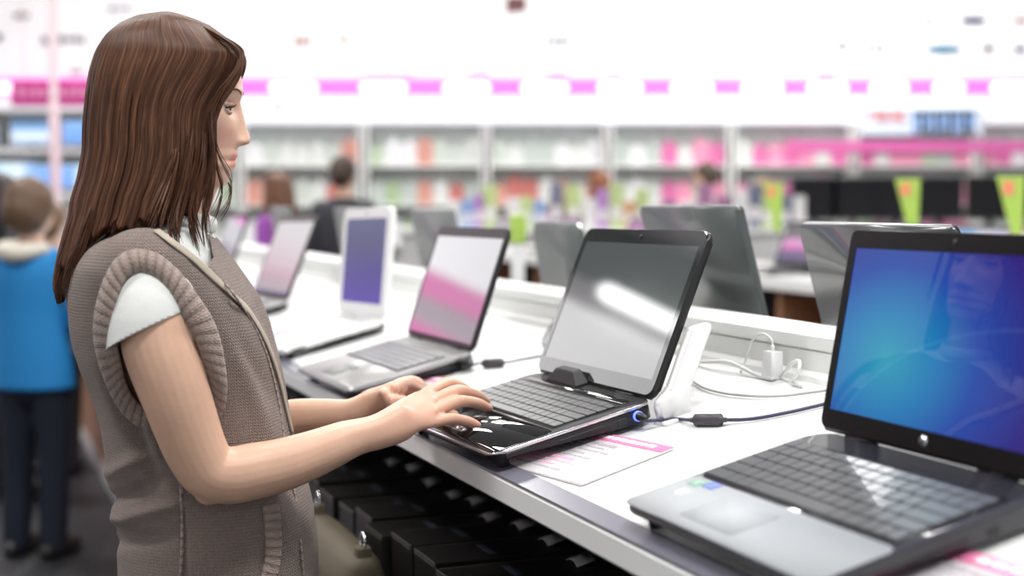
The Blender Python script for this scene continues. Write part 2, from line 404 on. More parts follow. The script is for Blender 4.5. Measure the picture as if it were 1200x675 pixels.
stS = dict(base=M_black, shell=M_silver, shellh=.009, deck=P('silver_deck', (.36, .35, .35), .4, .3), pad=(-.065, .02, .022, .078), padm=P('pad_grey', (.20, .21, .20), .35), keys=(6, 15), key=P('key_grey', (.12, .12, .13), .4), kbed=P('kbed_grey', (.25, .25, .26), .4),
           lid=M_black, bez=P('dark_bezel', (.018, .018, .018), .3, spec=.2), scr=scS, mar=(.021, .008, .012), ports=((.012, .022, .55, .66), (.16, .20, .42, .62)), lth=.009, palm_depth=.10)
laptop(frontM(2.429, .553, -.019, .379), 'open silver laptop with pale grey and pink screen, behind the black one being used', stS, .379, .25, .241, .03, 2.136)
scB = screenmat('screen_blue', (.02, .1, .6), 1., ior=1.5, coat=0.)
def fnB(q, x, y):
    dx = q.math('SUBTRACT', x, .26); dy = q.math('SUBTRACT', y, .36)
    d = q.math('SQRT', q.math('ADD', q.math('MULTIPLY', q.math('MULTIPLY', dx, dx), 1.7), q.math('MULTIPLY', dy, dy)))
    base = q.ramp(d, [(0, (.02, .40, .58)), (.28, (.008, .25, .58)), (.55, (.008, .075, .46)), (.92, (.03, .010, .24))])
    # thin light arc of the wallpaper
    ex = q.math('SUBTRACT', x, .95); ey = q.math('SUBTRACT', y, -.30)
    rr = q.math('SQRT', q.math('ADD', q.math('MULTIPLY', ex, ex), q.math('MULTIPLY', ey, ey)))
    arc = q.math('MAXIMUM', q.math('SUBTRACT', 1., q.math('ABSOLUTE', q.math('DIVIDE', q.math('SUBTRACT', rr, .92), .014))), 0.)
    mx = q.n('ShaderNodeMixRGB', blend_type='ADD'); q.l(q.math('MULTIPLY', arc, .08), mx.inputs[0]); q.l(base, mx.inputs[1]); mx.inputs[2].default_value = (.3, .5, .6, 1)
    return mx.outputs[0]
lid_glass(scB, fnB, .78)
M_palmB = P('silver_palm', (.36, .38, .40), .6)
M_semi = P('semi_gloss_bezel', (.006, .006, .007), .3, spec=.15)
stB = dict(base=P('charcoal_base', (.05, .05, .055), .4), deck=P('charcoal_deck', (.055, .055, .075), .12, coat=.6), palm=M_palmB, palm_depth=.098, rise=.018, pad=(-.085, .02, .020, .080), padm=P('pad_silver', (.37, .39, .41), .55), keys=(6, 16), key=P('key_black', (.085, .09, .095), .28, coat=.3),
           lid=M_black, bez=M_semi, scr=scB, mar=(.022, .014, .026), hp=True, kb=(-.176, .172, .102, .232), rad=.03, lrad=.010, sticker=((-.165, .075, (.25, .45, .35)), (-.140, .080, (.15, .22, .6)), (-.155, .05, (.6, .6, .62))))
laptop(frontM(1.0, .579, -.002, .37), 'nearest open laptop, silver palm rest and bright blue screen', stB, .37, .273, .237, .031, 1.985)
scW = screenmat('screen_violet', (.1, .1, .4), .5, ior=1.4, coat=0., rough=.2)
lid_glass(scW, lambda q, x, y: q.ramp(y, [(0, (.11, .055, .48)), (.35, (.09, .065, .34)), (.7, (.10, .10, .25)), (1, (.13, .15, .30))]), .75)
M_wp = P('white_plastic', (.85, .85, .85), .25, coat=.5)
stW = dict(base=P('charcoal_base', (.05, .05, .055), .4), shell=M_wp, shellh=.012, deck=M_wp, key=M_wp, keys=(6, 14), kbed=P('pale_grey', (.6, .6, .6), .4), padm=P('pad_white', (.7, .7, .7), .3), lid=M_wp, bez=M_wp, scr=scW, mar=(.026, .026, .030), pad=(-.05, .05, .02, .08), lrad=.02, rad=.02)
laptop(frontM(3.09, .58, -.10, .315), 'small white laptop with violet screen', stW, .315, .26, .262, .029, 1.90)
scP = screenmat('screen_pale_pink', (.6, .6, .6), .4, rough=.2, ior=1.4, coat=0.)
lid_glass(scP, lambda q, x, y: q.ramp(y, [(0, (.12, .14, .4)), (.06, (.62, .60, .62)), (.25, (.66, .52, .58)), (.40, (.68, .66, .66)), (1, (.66, .68, .68))]), .62)
stP = dict(stS); stP['scr'] = scP
laptop(frontM(3.942, .545, -.07, .372), 'open laptop with blank whitish screen just left of the small white laptop', stP, .372, .25, .262, .031, 2.194)
stP = dict(stS); stP.update(keys=None)
laptop(frontM(5.0, .56, 0, .37), 'distant silver laptop on the counter seen past the chest of the woman', stP, .37, .25, .25, .031, 2.15)
laptop(frontM(6.1, .56, 0, .37), 'distant open laptop on the counter near the child in the blue jacket', stP, .37, .25, .25, .031, 2.15)
laptop(frontM(7.2, .56, 0.03, .37), 'farthest laptop on the long sloping counter', stP, .37, .25, .25, .031, 2.15)
# laptops on the far slope, seen from behind
stK = dict(base=M_black, deck=M_deckC, lid=M_lidgrey, bez=M_glossC, scr=scC, lrad=.012, lth=.014)
laptop(backM(2.10, 1.325, .25, .37), 'dark grey laptop lid seen from behind, beyond the laptop being used', stK, .37, .25, .250, .03, 2.08)
st2 = dict(stK); st2['lid'] = M_lidblk
laptop(backM(1.53, 1.315, .25, .37), 'glossy black laptop lid seen from behind, beside the blue screen', st2, .37, .25, .222, .03, 2.10)
st3 = dict(stK); st3.update(lid=P('slate_lid', (.10, .112, .112), .38), lrad=.035)
laptop(backM(2.80, 1.30, .2, .262), 'small slate grey netbook with rounded lid, seen from behind', st3, .262, .19, .205, .026, 1.98)
stq = dict(stK); stq['lid'] = P('grey_lid_far', (.16, .17, .17), .4)
for a, lb in ((3.6, 'grey laptop lid seen from behind, right of the small white laptop'), (4.5, 'grey laptop lid seen from behind, over the small white laptop'), (5.6, 'far grey laptop lid seen from behind, left of the small white laptop')):
    laptop(backM(a, 1.30, .25, .36), lb, stq, .36, .25, .225, .03, 2.0)

# ------------------------------------------------------------------ things lying on the counter
def onw(x, y, w):
    r = ray(x, y); return EYE+r*(w/(r@VH))
def rel(vf, c): return [tuple(np.array(p)-np.array(c)) for p in vf[0]], vf[1]
def card(px, py, r, label, s=1., header=.022, seed=1):
    """price card given by its far left corner"""
    p = onplane(px, py); cw, ch = .21*s, .148*s
    uu = U*math.cos(r)+V*math.sin(r); vv = -U*math.sin(r)+V*math.cos(r)
    root = empty('price_card', frameM(p-vv*ch-uu*cw/2+N*.0006, -uu, vv, N), label=label, cat='price card')
    ob('sheet', *slab(cw, ch, 0, .0022, .004, -cw/2, 0, .0005), M_paper, root)
    ob('header', *slab(cw-.002, header, .0021, .0027, .002, -cw/2+.001, ch-header-.001, .0001), M_pinkprint, root)
    ob('border', *box(-cw/2+.0005, -cw/2+.004, .002, ch-.002, .0021, .0026), M_pinkprint, root, False)
    rr = random.Random(seed); mb = MB(); mp = MB(); mw = MB()
    x = -cw/2+.05
    while x < cw/2-.03:
        w = rr.uniform(.008, .02); mw.add(box(x, x+w, ch-header*.72, ch-header*.34, .0026, .0031)); x += w+.004
    for k in range(9):
        y = ch-header-.014-k*.0115
        if y < .01: break
        x = -cw/2+.012; big = k in (0, 5)
        while x < -cw/2+cw*rr.uniform(.35, .8):
            w = rr.uniform(.006, .018); (mp if k in (5, 6, 7) else mb).add(box(x, x+w, y-(.0035 if big else .0016), y+(.0035 if big else .0016), .0021, .0026)); x += w+.003
    mb.build('printed_text', M_ink, root); mp.build('printed_price', M_pinkink, root); mw.build('printed_title', M_whiteink, root)
    return root
card(690, 505, -.131, 'pink headed price card lying beside the black laptop being used', seed=3)
card(486, 437, -.10, 'pink headed price card between silver laptop and black laptop, behind the hands', seed=4)
card(1112, 640, -.05, 'pink headed price card at the right edge of the counter beside the nearest laptop', seed=5)
card(376, 393, -.1, 'price card with pink edge beside the small white laptop', s=.8, seed=6)

def cable(name, label, pts, rad, mat, cat='cable', m=60, ferrite=None, plug=None, plugr=.006, fmat=None):
    p = np.array(pts); c = p[0].copy()
    r = empty(name, loc=c, label=label, cat=cat); q = spl(p-c, m)
    ob('cord', *tube(q, rad, 8), mat, r)
    if ferrite is not None:
        f0, f1 = (np.array(z)-c for z in ferrite); d = (f1-f0)
        ob('ferrite_bead', *tube([f0-d*.18, f0, f0+d*.02, f1-d*.02, f1, f1+d*.18], [rad*1.3, rad*1.7, .0085, .0085, rad*1.7, rad*1.3], 14, ref=N), fmat or P('ferrite_grey', (.06, .055, .065), .45), r)
    if plug is not None:
        f0, f1 = (np.array(z)-c for z in plug); ob('plug', *tube([f0, f0+(f1-f0)*.7, f1], [plugr, plugr, rad*1.3], 14), M_black, r)
        if name == 'power_cable' and 'blue' in label:
            d = (f1-f0)/np.linalg.norm(f1-f0); ob('ring_light', *tube([f0+d*.002, f0+d*.007], plugr*1.18, 16, round_ends=False), M_blue, r)
    return r
L = lambda x, y, h=.004: onplane(x, y, h)
MC = frontM(1.709, .557, -.033, .382)
pC = np.array(MC @ Vector((.191, .222, .018)))
pts = [pC, pC-U*.02+N*-.004, L(790, 491), L(812, 492.5, .006), L(848, 492, .006), L(880, 491), L(920, 484), L(968, 473), L(1040, 455), L(1120, 437)]
cable('power_cable', 'dark power cable with grey bead and blue lit plug, right of the black laptop', pts, .0026, P('violet_grey_cable', (.05, .05, .10), .4), ferrite=(L(815, 492.3, .008), L(845, 492, .008)), plug=(pC+U*.001, pC-U*.024), plugr=.0062)
MS = frontM(2.429, .553, -.019, .379)
pS = np.array(MS @ Vector((.1895, .228, .016)))
pts = [pS, pS-U*.03-N*.004, L(566, 425, .006), L(590, 425, .006), L(612, 421), L(640, 416), L(672, 410), L(700, 404)]
cable('power_cable', 'black power cable with bead plugged into the silver laptop', pts, .0022, M_cableb, ferrite=(L(568, 426, .008), L(588, 425, .008)), plug=(pS+U*.001, pS-U*.035), plugr=.011)
ridge = plane_z(WB)+.066
pts = [onw(700, 330, 1.17), onw(680, 343, 1.14), onw(664, 356, 1.115), L(650, 376, .02), L(640, 392, .006), L(637, 402), L(643, 409), L(654, 404), L(676, 398)]
cable('charger_cord', 'black cord looping down from the trunking behind the black laptop', pts, .0022, M_cableb)
wW = 1.117
pts = [onw(906, 411, wW), onw(904, 398, wW), onw(894, 391, wW), onw(884, 396, wW-.004), onw(877, 410, wW-.008), onw(872, 428, wW-.01), L(868, 436)]
cable('charger_cord', 'thin white cord arching up from the white charger', pts, .0018, M_cablew)
pts = [L(797, 421), L(812, 424), L(832, 424, .012), L(852, 424, .016), L(868, 430, .012), L(888, 440, .004), L(905, 444)]
cable('charger_cord', 'thick white cord lying along the foot of the trunking', pts, .0032, M_cablew)
pts = [L(915, 441), onw(922, 433, wW-.01), onw(931, 424, wW-.012), onw(937, 424, wW-.02), onw(935, 436, wW-.026), L(928, 448), L(940, 452)]
cable('charger_cord', 'short white cord bent in a loop right of the white charger', pts, .0026, M_cablew)
pts = [L(786, 443), L(800, 444), L(812, 447), L(826, 455), L(850, 461), L(880, 464), L(915, 464), L(950, 460), L(985, 455), L(1040, 446)]
cable('charger_cord', 'long pale grey cord snaking across the white counter right of the black laptop', pts, .0019, P('pale_cable', (.42, .43, .42), .45))
# charger
p = onw(905, 440, 1.105); p[2] = plane_z(1.105)+.001
r = empty('wall_charger', frameM(p, -U, VH, Z), label='small white charger block standing against the trunking', cat='charger')
ob('body', *slab(.030, .020, 0, .040, .004, -.015, -.010, .002), M_wp, r); ob('cord_grip', *tube([(0, 0, .038), (0, 0, .046)], .0032, 10), M_wp, r)
# white bracket holding the lid
r = empty('lid_bracket', MC.copy(), label='white plastic bracket propping the lid of the black laptop', cat='bracket')
r.matrix_world = MC @ Matrix.Translation((.193, .25, 0))
pl = [(-.002, 0), (.045, 0), (.050, .034), (.106, .112), (.103, .118), (.076, .119), (.070, .114), (.020, .044), (.004, .036), (-.004, .028)]
bm = bmesh.new(); vf = prism(pl, .001, .021, 'x'); vv = [bm.verts.new(v) for v in vf[0]]; [bm.faces.new([vv[i] for i in f]) for f in vf[1]]
bmesh.ops.recalc_face_normals(bm, faces=bm.faces[:]); bmesh.ops.bevel(bm, geom=bm.edges[:], offset=.003, segments=2, affect='EDGES'); bm.verts.index_update()
ob('arm', [tuple(v.co) for v in bm.verts], [[v.index for v in f.verts] for f in bm.faces], M_wp, r); bm.free()
ob('foot', *slab(.034, .055, 0, .005, .006, -.002, -.006, .001), M_wp, r)
ob('clip', *box(-.006, .010, .078, .108, .100, .116, .003), M_wp, r)

# ------------------------------------------------------------------ black cartons under the counter
M_carton = P('black_card', (.013, .012, .012), .36); M_cedge = P('worn_card_edge', (.10, .075, .05), .6); M_tag = P('grey_tape', (.33, .34, .35), .25, coat=.5)
def carton(k, a, w, zt, wd, label):
    c = uv_w(a+wd/2, w, .5805); dp = .31; hh = zt-.5805
    r = empty('laptop_carton', frameM(c, -U, VH, Z), label=label, cat='carton', group='black cartons under the counter')
    ob('body', *box(-wd/2, wd/2, 0, dp, 0, hh-.004, .0025), M_carton, r, False)
    ob('lid_flap', *box(-wd/2-.0006, wd/2+.0006, -.0006, dp, hh-.005, hh, .0018), M_carton, r, False)
    mb = MB(); mb.add(box(-wd/2+.004, wd/2-.004, -.0010, -.0004, hh-.0072, hh-.0058)); mb.add(box(-wd/2+.002, -wd/2+.0034, .004, dp, hh-.0002, hh+.0003)); mb.build('worn_edge', M_cedge, r)
    mb = MB()
    for j in range(4): mb.add(box(-.02+.01*j, -.013+.01*j, -.0012, -.0002, hh-.085-.006*(j % 2), hh-.07))
    mb.build('gold_print', M_gold, r)
    ob('side_label', *box(-.026, .012, -.0012, -.0002, hh-.135, hh-.112), P('pale_label', (.45, .50, .56), .5), r, False)
    # tape tab standing on the top
    tw = .044; ty = .205
    v, f = [], []
    for i in range(6):
        x = -tw/2+tw*i/5; zz = .002+.007*math.sin(PI*i/5)
        v += [(x, ty, hh+zz), (x, ty+.030, hh+zz+.008), (x, ty, hh+zz-.0015), (x, ty+.030, hh+zz+.0065)]
    for i in range(5):
        o = 4*i; f += [(o, o+4, o+5, o+1), (o+2, o+3, o+7, o+6), (o, o+2, o+6, o+4), (o+1, o+5, o+7, o+3)]
    f += [(0, 1, 3, 2), (20, 22, 23, 21)]
    ob('tape_tab', v, f, M_tag, r)
    ob('print_strip', *box(-.03, .03, .10, .112, hh-.0001, hh+.0004), P('dim_print', (.04, .05, .07), .4), r, False)
k = 0
rr = random.Random(5)
for k in range(4, 22):
    a = 1.42+.1215*k
    nm = 'black carton under the counter, %s in the row from the bottom edge of the photo' % ORD[k-4]
    if k >= 19: nm = 'black carton far back in the row under the counter behind the handbag'
    carton(k, a, .672+rr.uniform(-.006, .012), .880+rr.uniform(-.012, .012), .108, nm)

# ------------------------------------------------------------------ the woman at the counter
def skinmat(name, base, attr=None):
    m = P(name, base, .42, sub=.12); q = NT(m)
    tc = q.n('ShaderNodeTexCoord'); nz = q.n('ShaderNodeTexNoise', i_Scale=26., i_Detail=5.); q.l(tc.outputs['Object'], nz.inputs[0])
    c = q.ramp(nz.outputs[0], [(.3, tuple(x*.94 for x in base)), (.7, tuple(min(1, x*1.05) for x in base))])
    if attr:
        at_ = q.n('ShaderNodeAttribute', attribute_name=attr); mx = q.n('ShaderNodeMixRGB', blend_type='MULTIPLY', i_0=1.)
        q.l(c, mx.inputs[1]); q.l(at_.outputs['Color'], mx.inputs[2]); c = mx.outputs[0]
    q.l(c, q.b.inputs['Base Color'])
    n2 = q.n('ShaderNodeTexNoise', i_Scale=400., i_Detail=3.); q.l(tc.outputs['Object'], n2.inputs[0]); q.bump(n2.outputs[0], .06, .001)
    return m
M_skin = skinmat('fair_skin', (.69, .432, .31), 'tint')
WPHI = .12
WCN = np.array([-.445, 1.90, 0.]); WF_ = np.array([math.cos(WPHI), math.sin(WPHI), 0]); WL = np.array([-math.sin(WPHI), math.cos(WPHI), 0])
def W(px, py, y=0.):
    """point on the picture ray lying y metres to the left of the figure's middle plane (local, world axes minus root)"""
    r = ray(px, py); t = ((WCN-EYE)@WL+y)/(r@WL); return EYE+r*t-WCN
def loc(p): p = np.asarray(p); return np.stack([p@WF_, p@WL, p[..., 2]], -1)
def glob(x, y, z): return np.array(x)[..., None]*WF_+np.array(y)[..., None]*WL+np.array(z)[..., None]*Z
woman = empty('person', loc=WCN, label='woman in brown knitted vest with long brown hair typing on the black laptop', cat='person')
HY = 0.0
HX = lambda px, py: loc(W(px, py, HY))
# ---- head, built ring by ring from the profile
prof_f = [(28, 196), (30, 222), (36, 240), (45, 255), (55, 265), (70, 276), (85, 282), (97, 284), (106, 284.5), (112, 283.5), (120, 281.5), (128, 281), (140, 280.5), (152, 280), (163, 279.5), (171, 278.5), (175, 277.5), (179, 278.5), (183, 279), (186, 277), (187.5, 275), (189, 276), (193, 277), (196, 275.5), (200, 271.5), (204, 270), (209, 270), (214, 267.5), (218, 262), (221, 254), (223, 242)]
prof_b = [(28, 184), (30, 166), (36, 150), (45, 137), (60, 125), (80, 117), (110, 113), (140, 115), (165, 124), (180, 138), (190, 160), (200, 185), (210, 200), (223, 212)]
prof_w = [(28, .004), (30, .022), (36, .038), (45, .052), (60, .064), (80, .072), (100, .0745), (125, .0725), (150, .068), (170, .062), (185, .056), (198, .049), (210, .039), (218, .028), (223, .012)]
rows = np.concatenate([np.linspace(28, 36, 8)[:-1], np.linspace(36, 223, 120)])
nr = 120; HR = []
th = np.linspace(0, 2*PI, nr, endpoint=False)
nose_a = [(118, 0), (126, .0035), (135, .0062), (145, .0090), (153, .0120), (159, .0150), (163, .0168), (166.5, .0166), (169, .0148), (170.5, .0100), (172, .0010), (175, 0)]
for y in rows:
    xf, yy, zf = HX(np.interp(y, [q[0] for q in prof_f], [q[1] for q in prof_f]), y); xb = HX(np.interp(y, [q[0] for q in prof_b], [q[1] for q in prof_b]), y)[0]
    hw = np.interp(y, [q[0] for q in prof_w], [q[1] for q in prof_w]); xc = xb*.5+xf*.5
    fr = np.clip((y-60)/60, 0, 1); e = 2.0+.35*fr
    cx, sy = np.cos(th), np.sin(th)
    X = xc+(xf-xc)*np.where(cx > 0, sp(cx, 2/e), sp(cx, 1.)); Yv = hw*sp(sy, 2/2.15)
    fm = np.clip(cx*2.2, 0, 1)
    # nose, sockets, cheeks, mouth
    na = np.interp(y, [q[0] for q in nose_a], [q[1] for q in nose_a]); sg = np.interp(y, [120, 150, 165, 172], [.0075, .0085, .0115, .0105])
    X = X+na*np.exp(-(Yv/sg)**2)*fm
    for s in (-1, 1):
        X = X-.0105*np.exp(-((Yv-s*.029)/.0150)**2-((y-127)/9.5)**2)*fm
        X = X-.0035*np.exp(-((Yv-s*.013)/.006)**2-((y-124)/9)**2)*fm
        X = X+.0032*np.exp(-((Yv-s*.028)/.020)**2-((y-109)/6)**2)*fm
        X = X+.0050*np.exp(-((Yv-s*.041)/.020)**2-((y-153)/14)**2)*fm
        X = X+.0045*np.exp(-((Yv-s*.0125)/.0055)**2-((y-166.5)/4.5)**2)*fm
        X = X-.0030*np.exp(-((Yv-s*.023)/.006)**2-((y-188)/5)**2)*fm
    X = X-.0016*np.exp(-(Yv/.020)**2-((y-187.3)/1.2)**2)*fm
    X = X-.0010*np.exp(-(Yv/.004)**2-((y-177)/4)**2)*fm
    HR.append([tuple(p) for p in glob(X, Yv, np.full(nr, zf))])
head = rings(HR[::-1])
def T(ctrl, n=16, m=24, flat=None, ref=(0, 0, 1), y=True):
    """tube through (px, py, y, radius[, radius2])"""
    p = [W(c[0], c[1], c[2]) for c in ctrl]; r = [c[3] for c in ctrl]; r2 = [c[4] if len(c) > 4 else c[3] for c in ctrl]
    return tube(p, r, n, m, ref, r2)
neck = T([(212, 205, 0, .052, .050), (205, 232, 0, .050, .052), (196, 258, 0, .054, .062), (188, 285, 0, .070, .095)], 24)
def section(pyv, xb, xf, hw, e=2.4, n=64, yc=0., bust=0.):
    b, f = loc(W(xb, pyv)), loc(W(xf, pyv)); xc = (b[0]+f[0])/2
    w = np.linspace(0, 2*PI, n, endpoint=False)
    X = xc+(f[0]-b[0])/2*sp(np.cos(w), 2/e); Yv = yc+hw*sp(np.sin(w), 2/e)
    if bust: X = X-bust*np.exp(-(Yv/.035)**2)*(np.cos(w) > 0)*np.clip(np.cos(w)*2, 0, 1)
    zz = np.full(n, (b[2]+f[2])/2)
    # tilt the ring so that both picture points are met
    zz = zz+(X-xc)/(f[0]-b[0])*(f[2]-b[2])
    return [tuple(p) for p in glob(X, Yv, zz)]
core = rings([section(*s) for s in [(690, 160, 352, .15), (600, 160, 350, .14), (500, 142, 322, .125), (430, 125, 312, .135), (350, 108, 286, .14), (300, 122, 262, .13), (278, 150, 245, .10)]][::-1])
# arms
rarm = T([(186, 342, -.138, .042), (185, 355, -.160, .050), (185, 378, -.178, .053, .048), (187, 407, -.190, .0505, .045), (197, 437, -.196, .0480, .044), (208, 468, -.198, .0452, .042), (219, 500, -.197, .0415, .040), (231, 530, -.194, .0390, .038), (246, 552, -.190, .0375, .036), (270, 557, -.184, .0365, .036), (298, 552, -.176, .0360, .0355), (330, 545, -.164, .0335, .034), (365, 533, -.147, .0295, .031), (400, 519, -.125, .0248, .0275), (425, 510.5, -.106, .0222, .0260), (440, 507, -.094, .0212, .0265), (457, 501, -.080, .0180, .0290), (474, 494, -.064, .0142, .0310)], 24, 80)
larm = T([(196, 318, .150, .050), (205, 400, .190, .046), (225, 470, .195, .040), (255, 515, .185, .038), (300, 505, .170, .036), (345, 492, .150, .031), (385, 488, .128, .0265), (410, 486, .112, .0225, .025), (425, 481, .104, .021, .0255), (440, 472, .106, .0175, .028)], 24, 56)
# right hand (palm down, little finger nearest)
def onC(px, py, lift):
    MCi = MC; n = np.array(MCi.to_3x3() @ Vector((0, 0, 1))); o = np.array(MCi @ Vector((0, 0, .0345+lift)))
    r = ray(px, py); return EYE+r*(((o-EYE)@n)/(r@n))-WCN
def chain(pts, rad, n=14, m=26, flat=None): return tube(np.array(pts), rad, n, m, (0, 0, 1), flat)
hand = [ellipsoid(W(245, 576, -.190), (.019, .017, .017), 16, 10)]
wr = W(440, 507, -.094)
tipS, tipR, tipM, tipI = onC(560, 498, .0065), onC(574, 478, .0065), onC(571, 470, .007), onC(556, 464, .0075)
mS, mR, mM, mI = W(499, 497, -.046), W(504, 484, -.026), W(503, 472, -.004), W(496, 463, .018)
def finger(m, tip, bow, r0, r1):
    d = tip-m; L_ = np.linalg.norm(d); up = Z*bow
    return chain([m-d*.12-Z*.002, m, m+d*.22+up*.55, m+d*.45+up, m+d*.62+up*.92, m+d*.80+up*.58, m+d*.93+up*.15, tip], [r0*1.12, r0*1.08, r0*.98, r0*1.04, r0*.94, r0*.93, r1*1.02, r1*.78])
hand.append(finger(mS, tipS, .008, .0082, .0066)); hand.append(finger(mR, tipR, .013, .0090, .0070)); hand.append(finger(mM, tipM, .016, .0094, .0073)); hand.append(finger(mI, tipI, .018, .0092, .0072))
for mk, rad in ((mS, .0115), (mR, .0125), (mM, .0128), (mI, .0122)):
    hand.append(chain([wr*.85+mk*.15+(mk-(mR+mM)/2)*.25, wr*.5+mk*.5+(mk-(mR+mM)/2)*.12+Z*.003, mk-(mk-wr)*.12+Z*.001, mk], [.0165, .0155, rad*1.1, rad], 14, 14))
tb = onC(520, 487, .008)
hand.append(chain([wr+np.array([.012, .020, -.006]), (wr*.6+mI*.4)+np.array([.004, .020, -.014]), (wr*.2+mI*.8)+np.array([.0, .018, -.022]), tb+Z*.004, tb+np.array([.016, .006, 0])], [.0165, .0150, .0110, .0092, .0070], 14, 20))
# left hand resting curled at the laptop corner behind
lw = W(425, 481, .104)
lk = [W(452, 461, .080), W(459, 456, .100), W(464, 455, .120), W(468, 456, .138)]
for j, mk in enumerate(lk):
    hand.append(chain([lw*.85+mk*.15, lw*.5+mk*.5+Z*.004, mk], [.0165, .0155, .0112], 14, 12))
    t0 = onC([496, 505, 508, 506][j], [470, 467, 463, 459][j], .007)
    d = t0-mk
    hand.append(chain([mk-d*.1, mk, mk+d*.25+Z*.012, mk+d*.5+Z*.013, mk+d*.8+Z*.004, t0], [.010, .0100, .0095, .0090, .0082, .0066], 14, 22))
t0 = onC(484, 478, .008)
hand.append(chain([lw+np.array([.006, -.004, -.004]), W(446, 474, .082), W(464, 471, .070), t0+Z*.004, t0], [.0140, .0122, .0104, .0090, .0070], 14, 20))
me = remesh([head, neck, core, rarm, larm]+hand, .0019, 5, .5)
body = link('body', me, M_skin, woman)
def pxy(p): q_ = p+WCN; d_ = q_[:, 1]*CP-(q_[:, 2]-CAMH)*SP; return np.stack([600+FPX*q_[:, 0]/d_, 337.5-FPX*(q_[:, 1]*SP+(q_[:, 2]-CAMH)*CP)/d_], 1)
def relax(me, wgt, it):
    e = np.empty(len(me.edges)*2, int); me.edges.foreach_get('vertices', e); e = e.reshape(-1, 2); c = mverts(me); deg = np.bincount(e.ravel(), minlength=len(c))[:, None]
    for k_ in range(it):
        s = np.zeros_like(c); np.add.at(s, e[:, 0], c[e[:, 1]]); np.add.at(s, e[:, 1], c[e[:, 0]]); c = c+(s/np.maximum(deg, 1)-c)*.6*wgt[:, None]
    setverts(me, c)
c = mverts(me); q_ = pxy(c); ly = loc(c)[:, 1]
wg = np.where(ly < .03, np.clip((q_[:, 0]-400)/25, 0, 1)*np.clip((512-q_[:, 0])/14, 0, 1), np.clip((q_[:, 0]-385)/20, 0, 1)*np.clip((458-q_[:, 0])/10, 0, 1))*((q_[:, 1] > 435) & (q_[:, 1] < 560) & (q_[:, 0] > 380))
relax(me, wg, 150)
c = mverts(me); lc = loc(c); nn = mnorms(me)
zpy = lambda y: HX(270, y)[2]; zs = (zpy(100)-zpy(200))/100
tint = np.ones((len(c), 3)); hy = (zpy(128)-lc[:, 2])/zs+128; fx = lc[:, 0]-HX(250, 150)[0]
isf = (hy < 224) & (fx > -.02)
lip = np.exp(-((lc[:, 1])/.021)**4)*np.exp(-((hy-187.5)/8.0)**6)*isf*np.clip((lc[:, 0]-HX(262, 187)[0])/.006, 0, 1)
tint = tint*(1-lip[:, None])+lip[:, None]*np.array([.98, .52, .56])
line = np.exp(-((lc[:, 1])/.022)**4)*np.exp(-((hy-187.6)/1.1)**2)*isf*(fx > .0); tint *= 1-.5*line[:, None]  # dark gap between the lips painted into the tint
for s in (-1, 1):
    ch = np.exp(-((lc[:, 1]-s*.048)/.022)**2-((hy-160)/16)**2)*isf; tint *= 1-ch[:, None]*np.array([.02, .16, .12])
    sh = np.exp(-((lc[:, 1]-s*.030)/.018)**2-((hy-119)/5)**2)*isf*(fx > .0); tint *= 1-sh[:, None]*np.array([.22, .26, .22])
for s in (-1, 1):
    no_ = np.exp(-((lc[:, 1]-s*.0075)/.0042)**2-((hy-170.5)/2.6)**2)*isf*(nn[:, 2] < -.1)*(lc[:, 0] > HX(277, 170)[0]); tint *= 1-.55*no_[:, None]  # nostril shade painted as a dark spot in the tint
# knuckles and finger tips a little redder, nails paler
for p, d in ((tipS, tipS-mS), (tipR, tipR-mR), (tipM, tipM-mM), (tipI, tipI-mI)):
    d = d/np.linalg.norm(d); q = np.linalg.norm(c-(p-d*.006+Z*.007), axis=1); w = np.exp(-(q/.0062)**4)*(nn[:, 2] > .2); tint = tint*(1-w[:, None])+w[:, None]*np.array([1.28, 1.52, 1.75])
    q = np.linalg.norm(c-(p-d*.012), axis=1); w = np.exp(-(q/.016)**2)*.5; tint *= 1-w[:, None]*np.array([0, .16, .14])
fc_ = np.clip((226-hy)/6, 0, 1)*(lc[:, 2] > 1.3); tint *= 1+fc_[:, None]*np.array([.07, .10, .12])
hw_ = np.clip((pxy(c)[:, 0]-420)/60, 0, 1)*(hy > 224); tint *= 1-hw_[:, None]*np.array([0, .07, .06])
set_col(me, 'tint', tint)
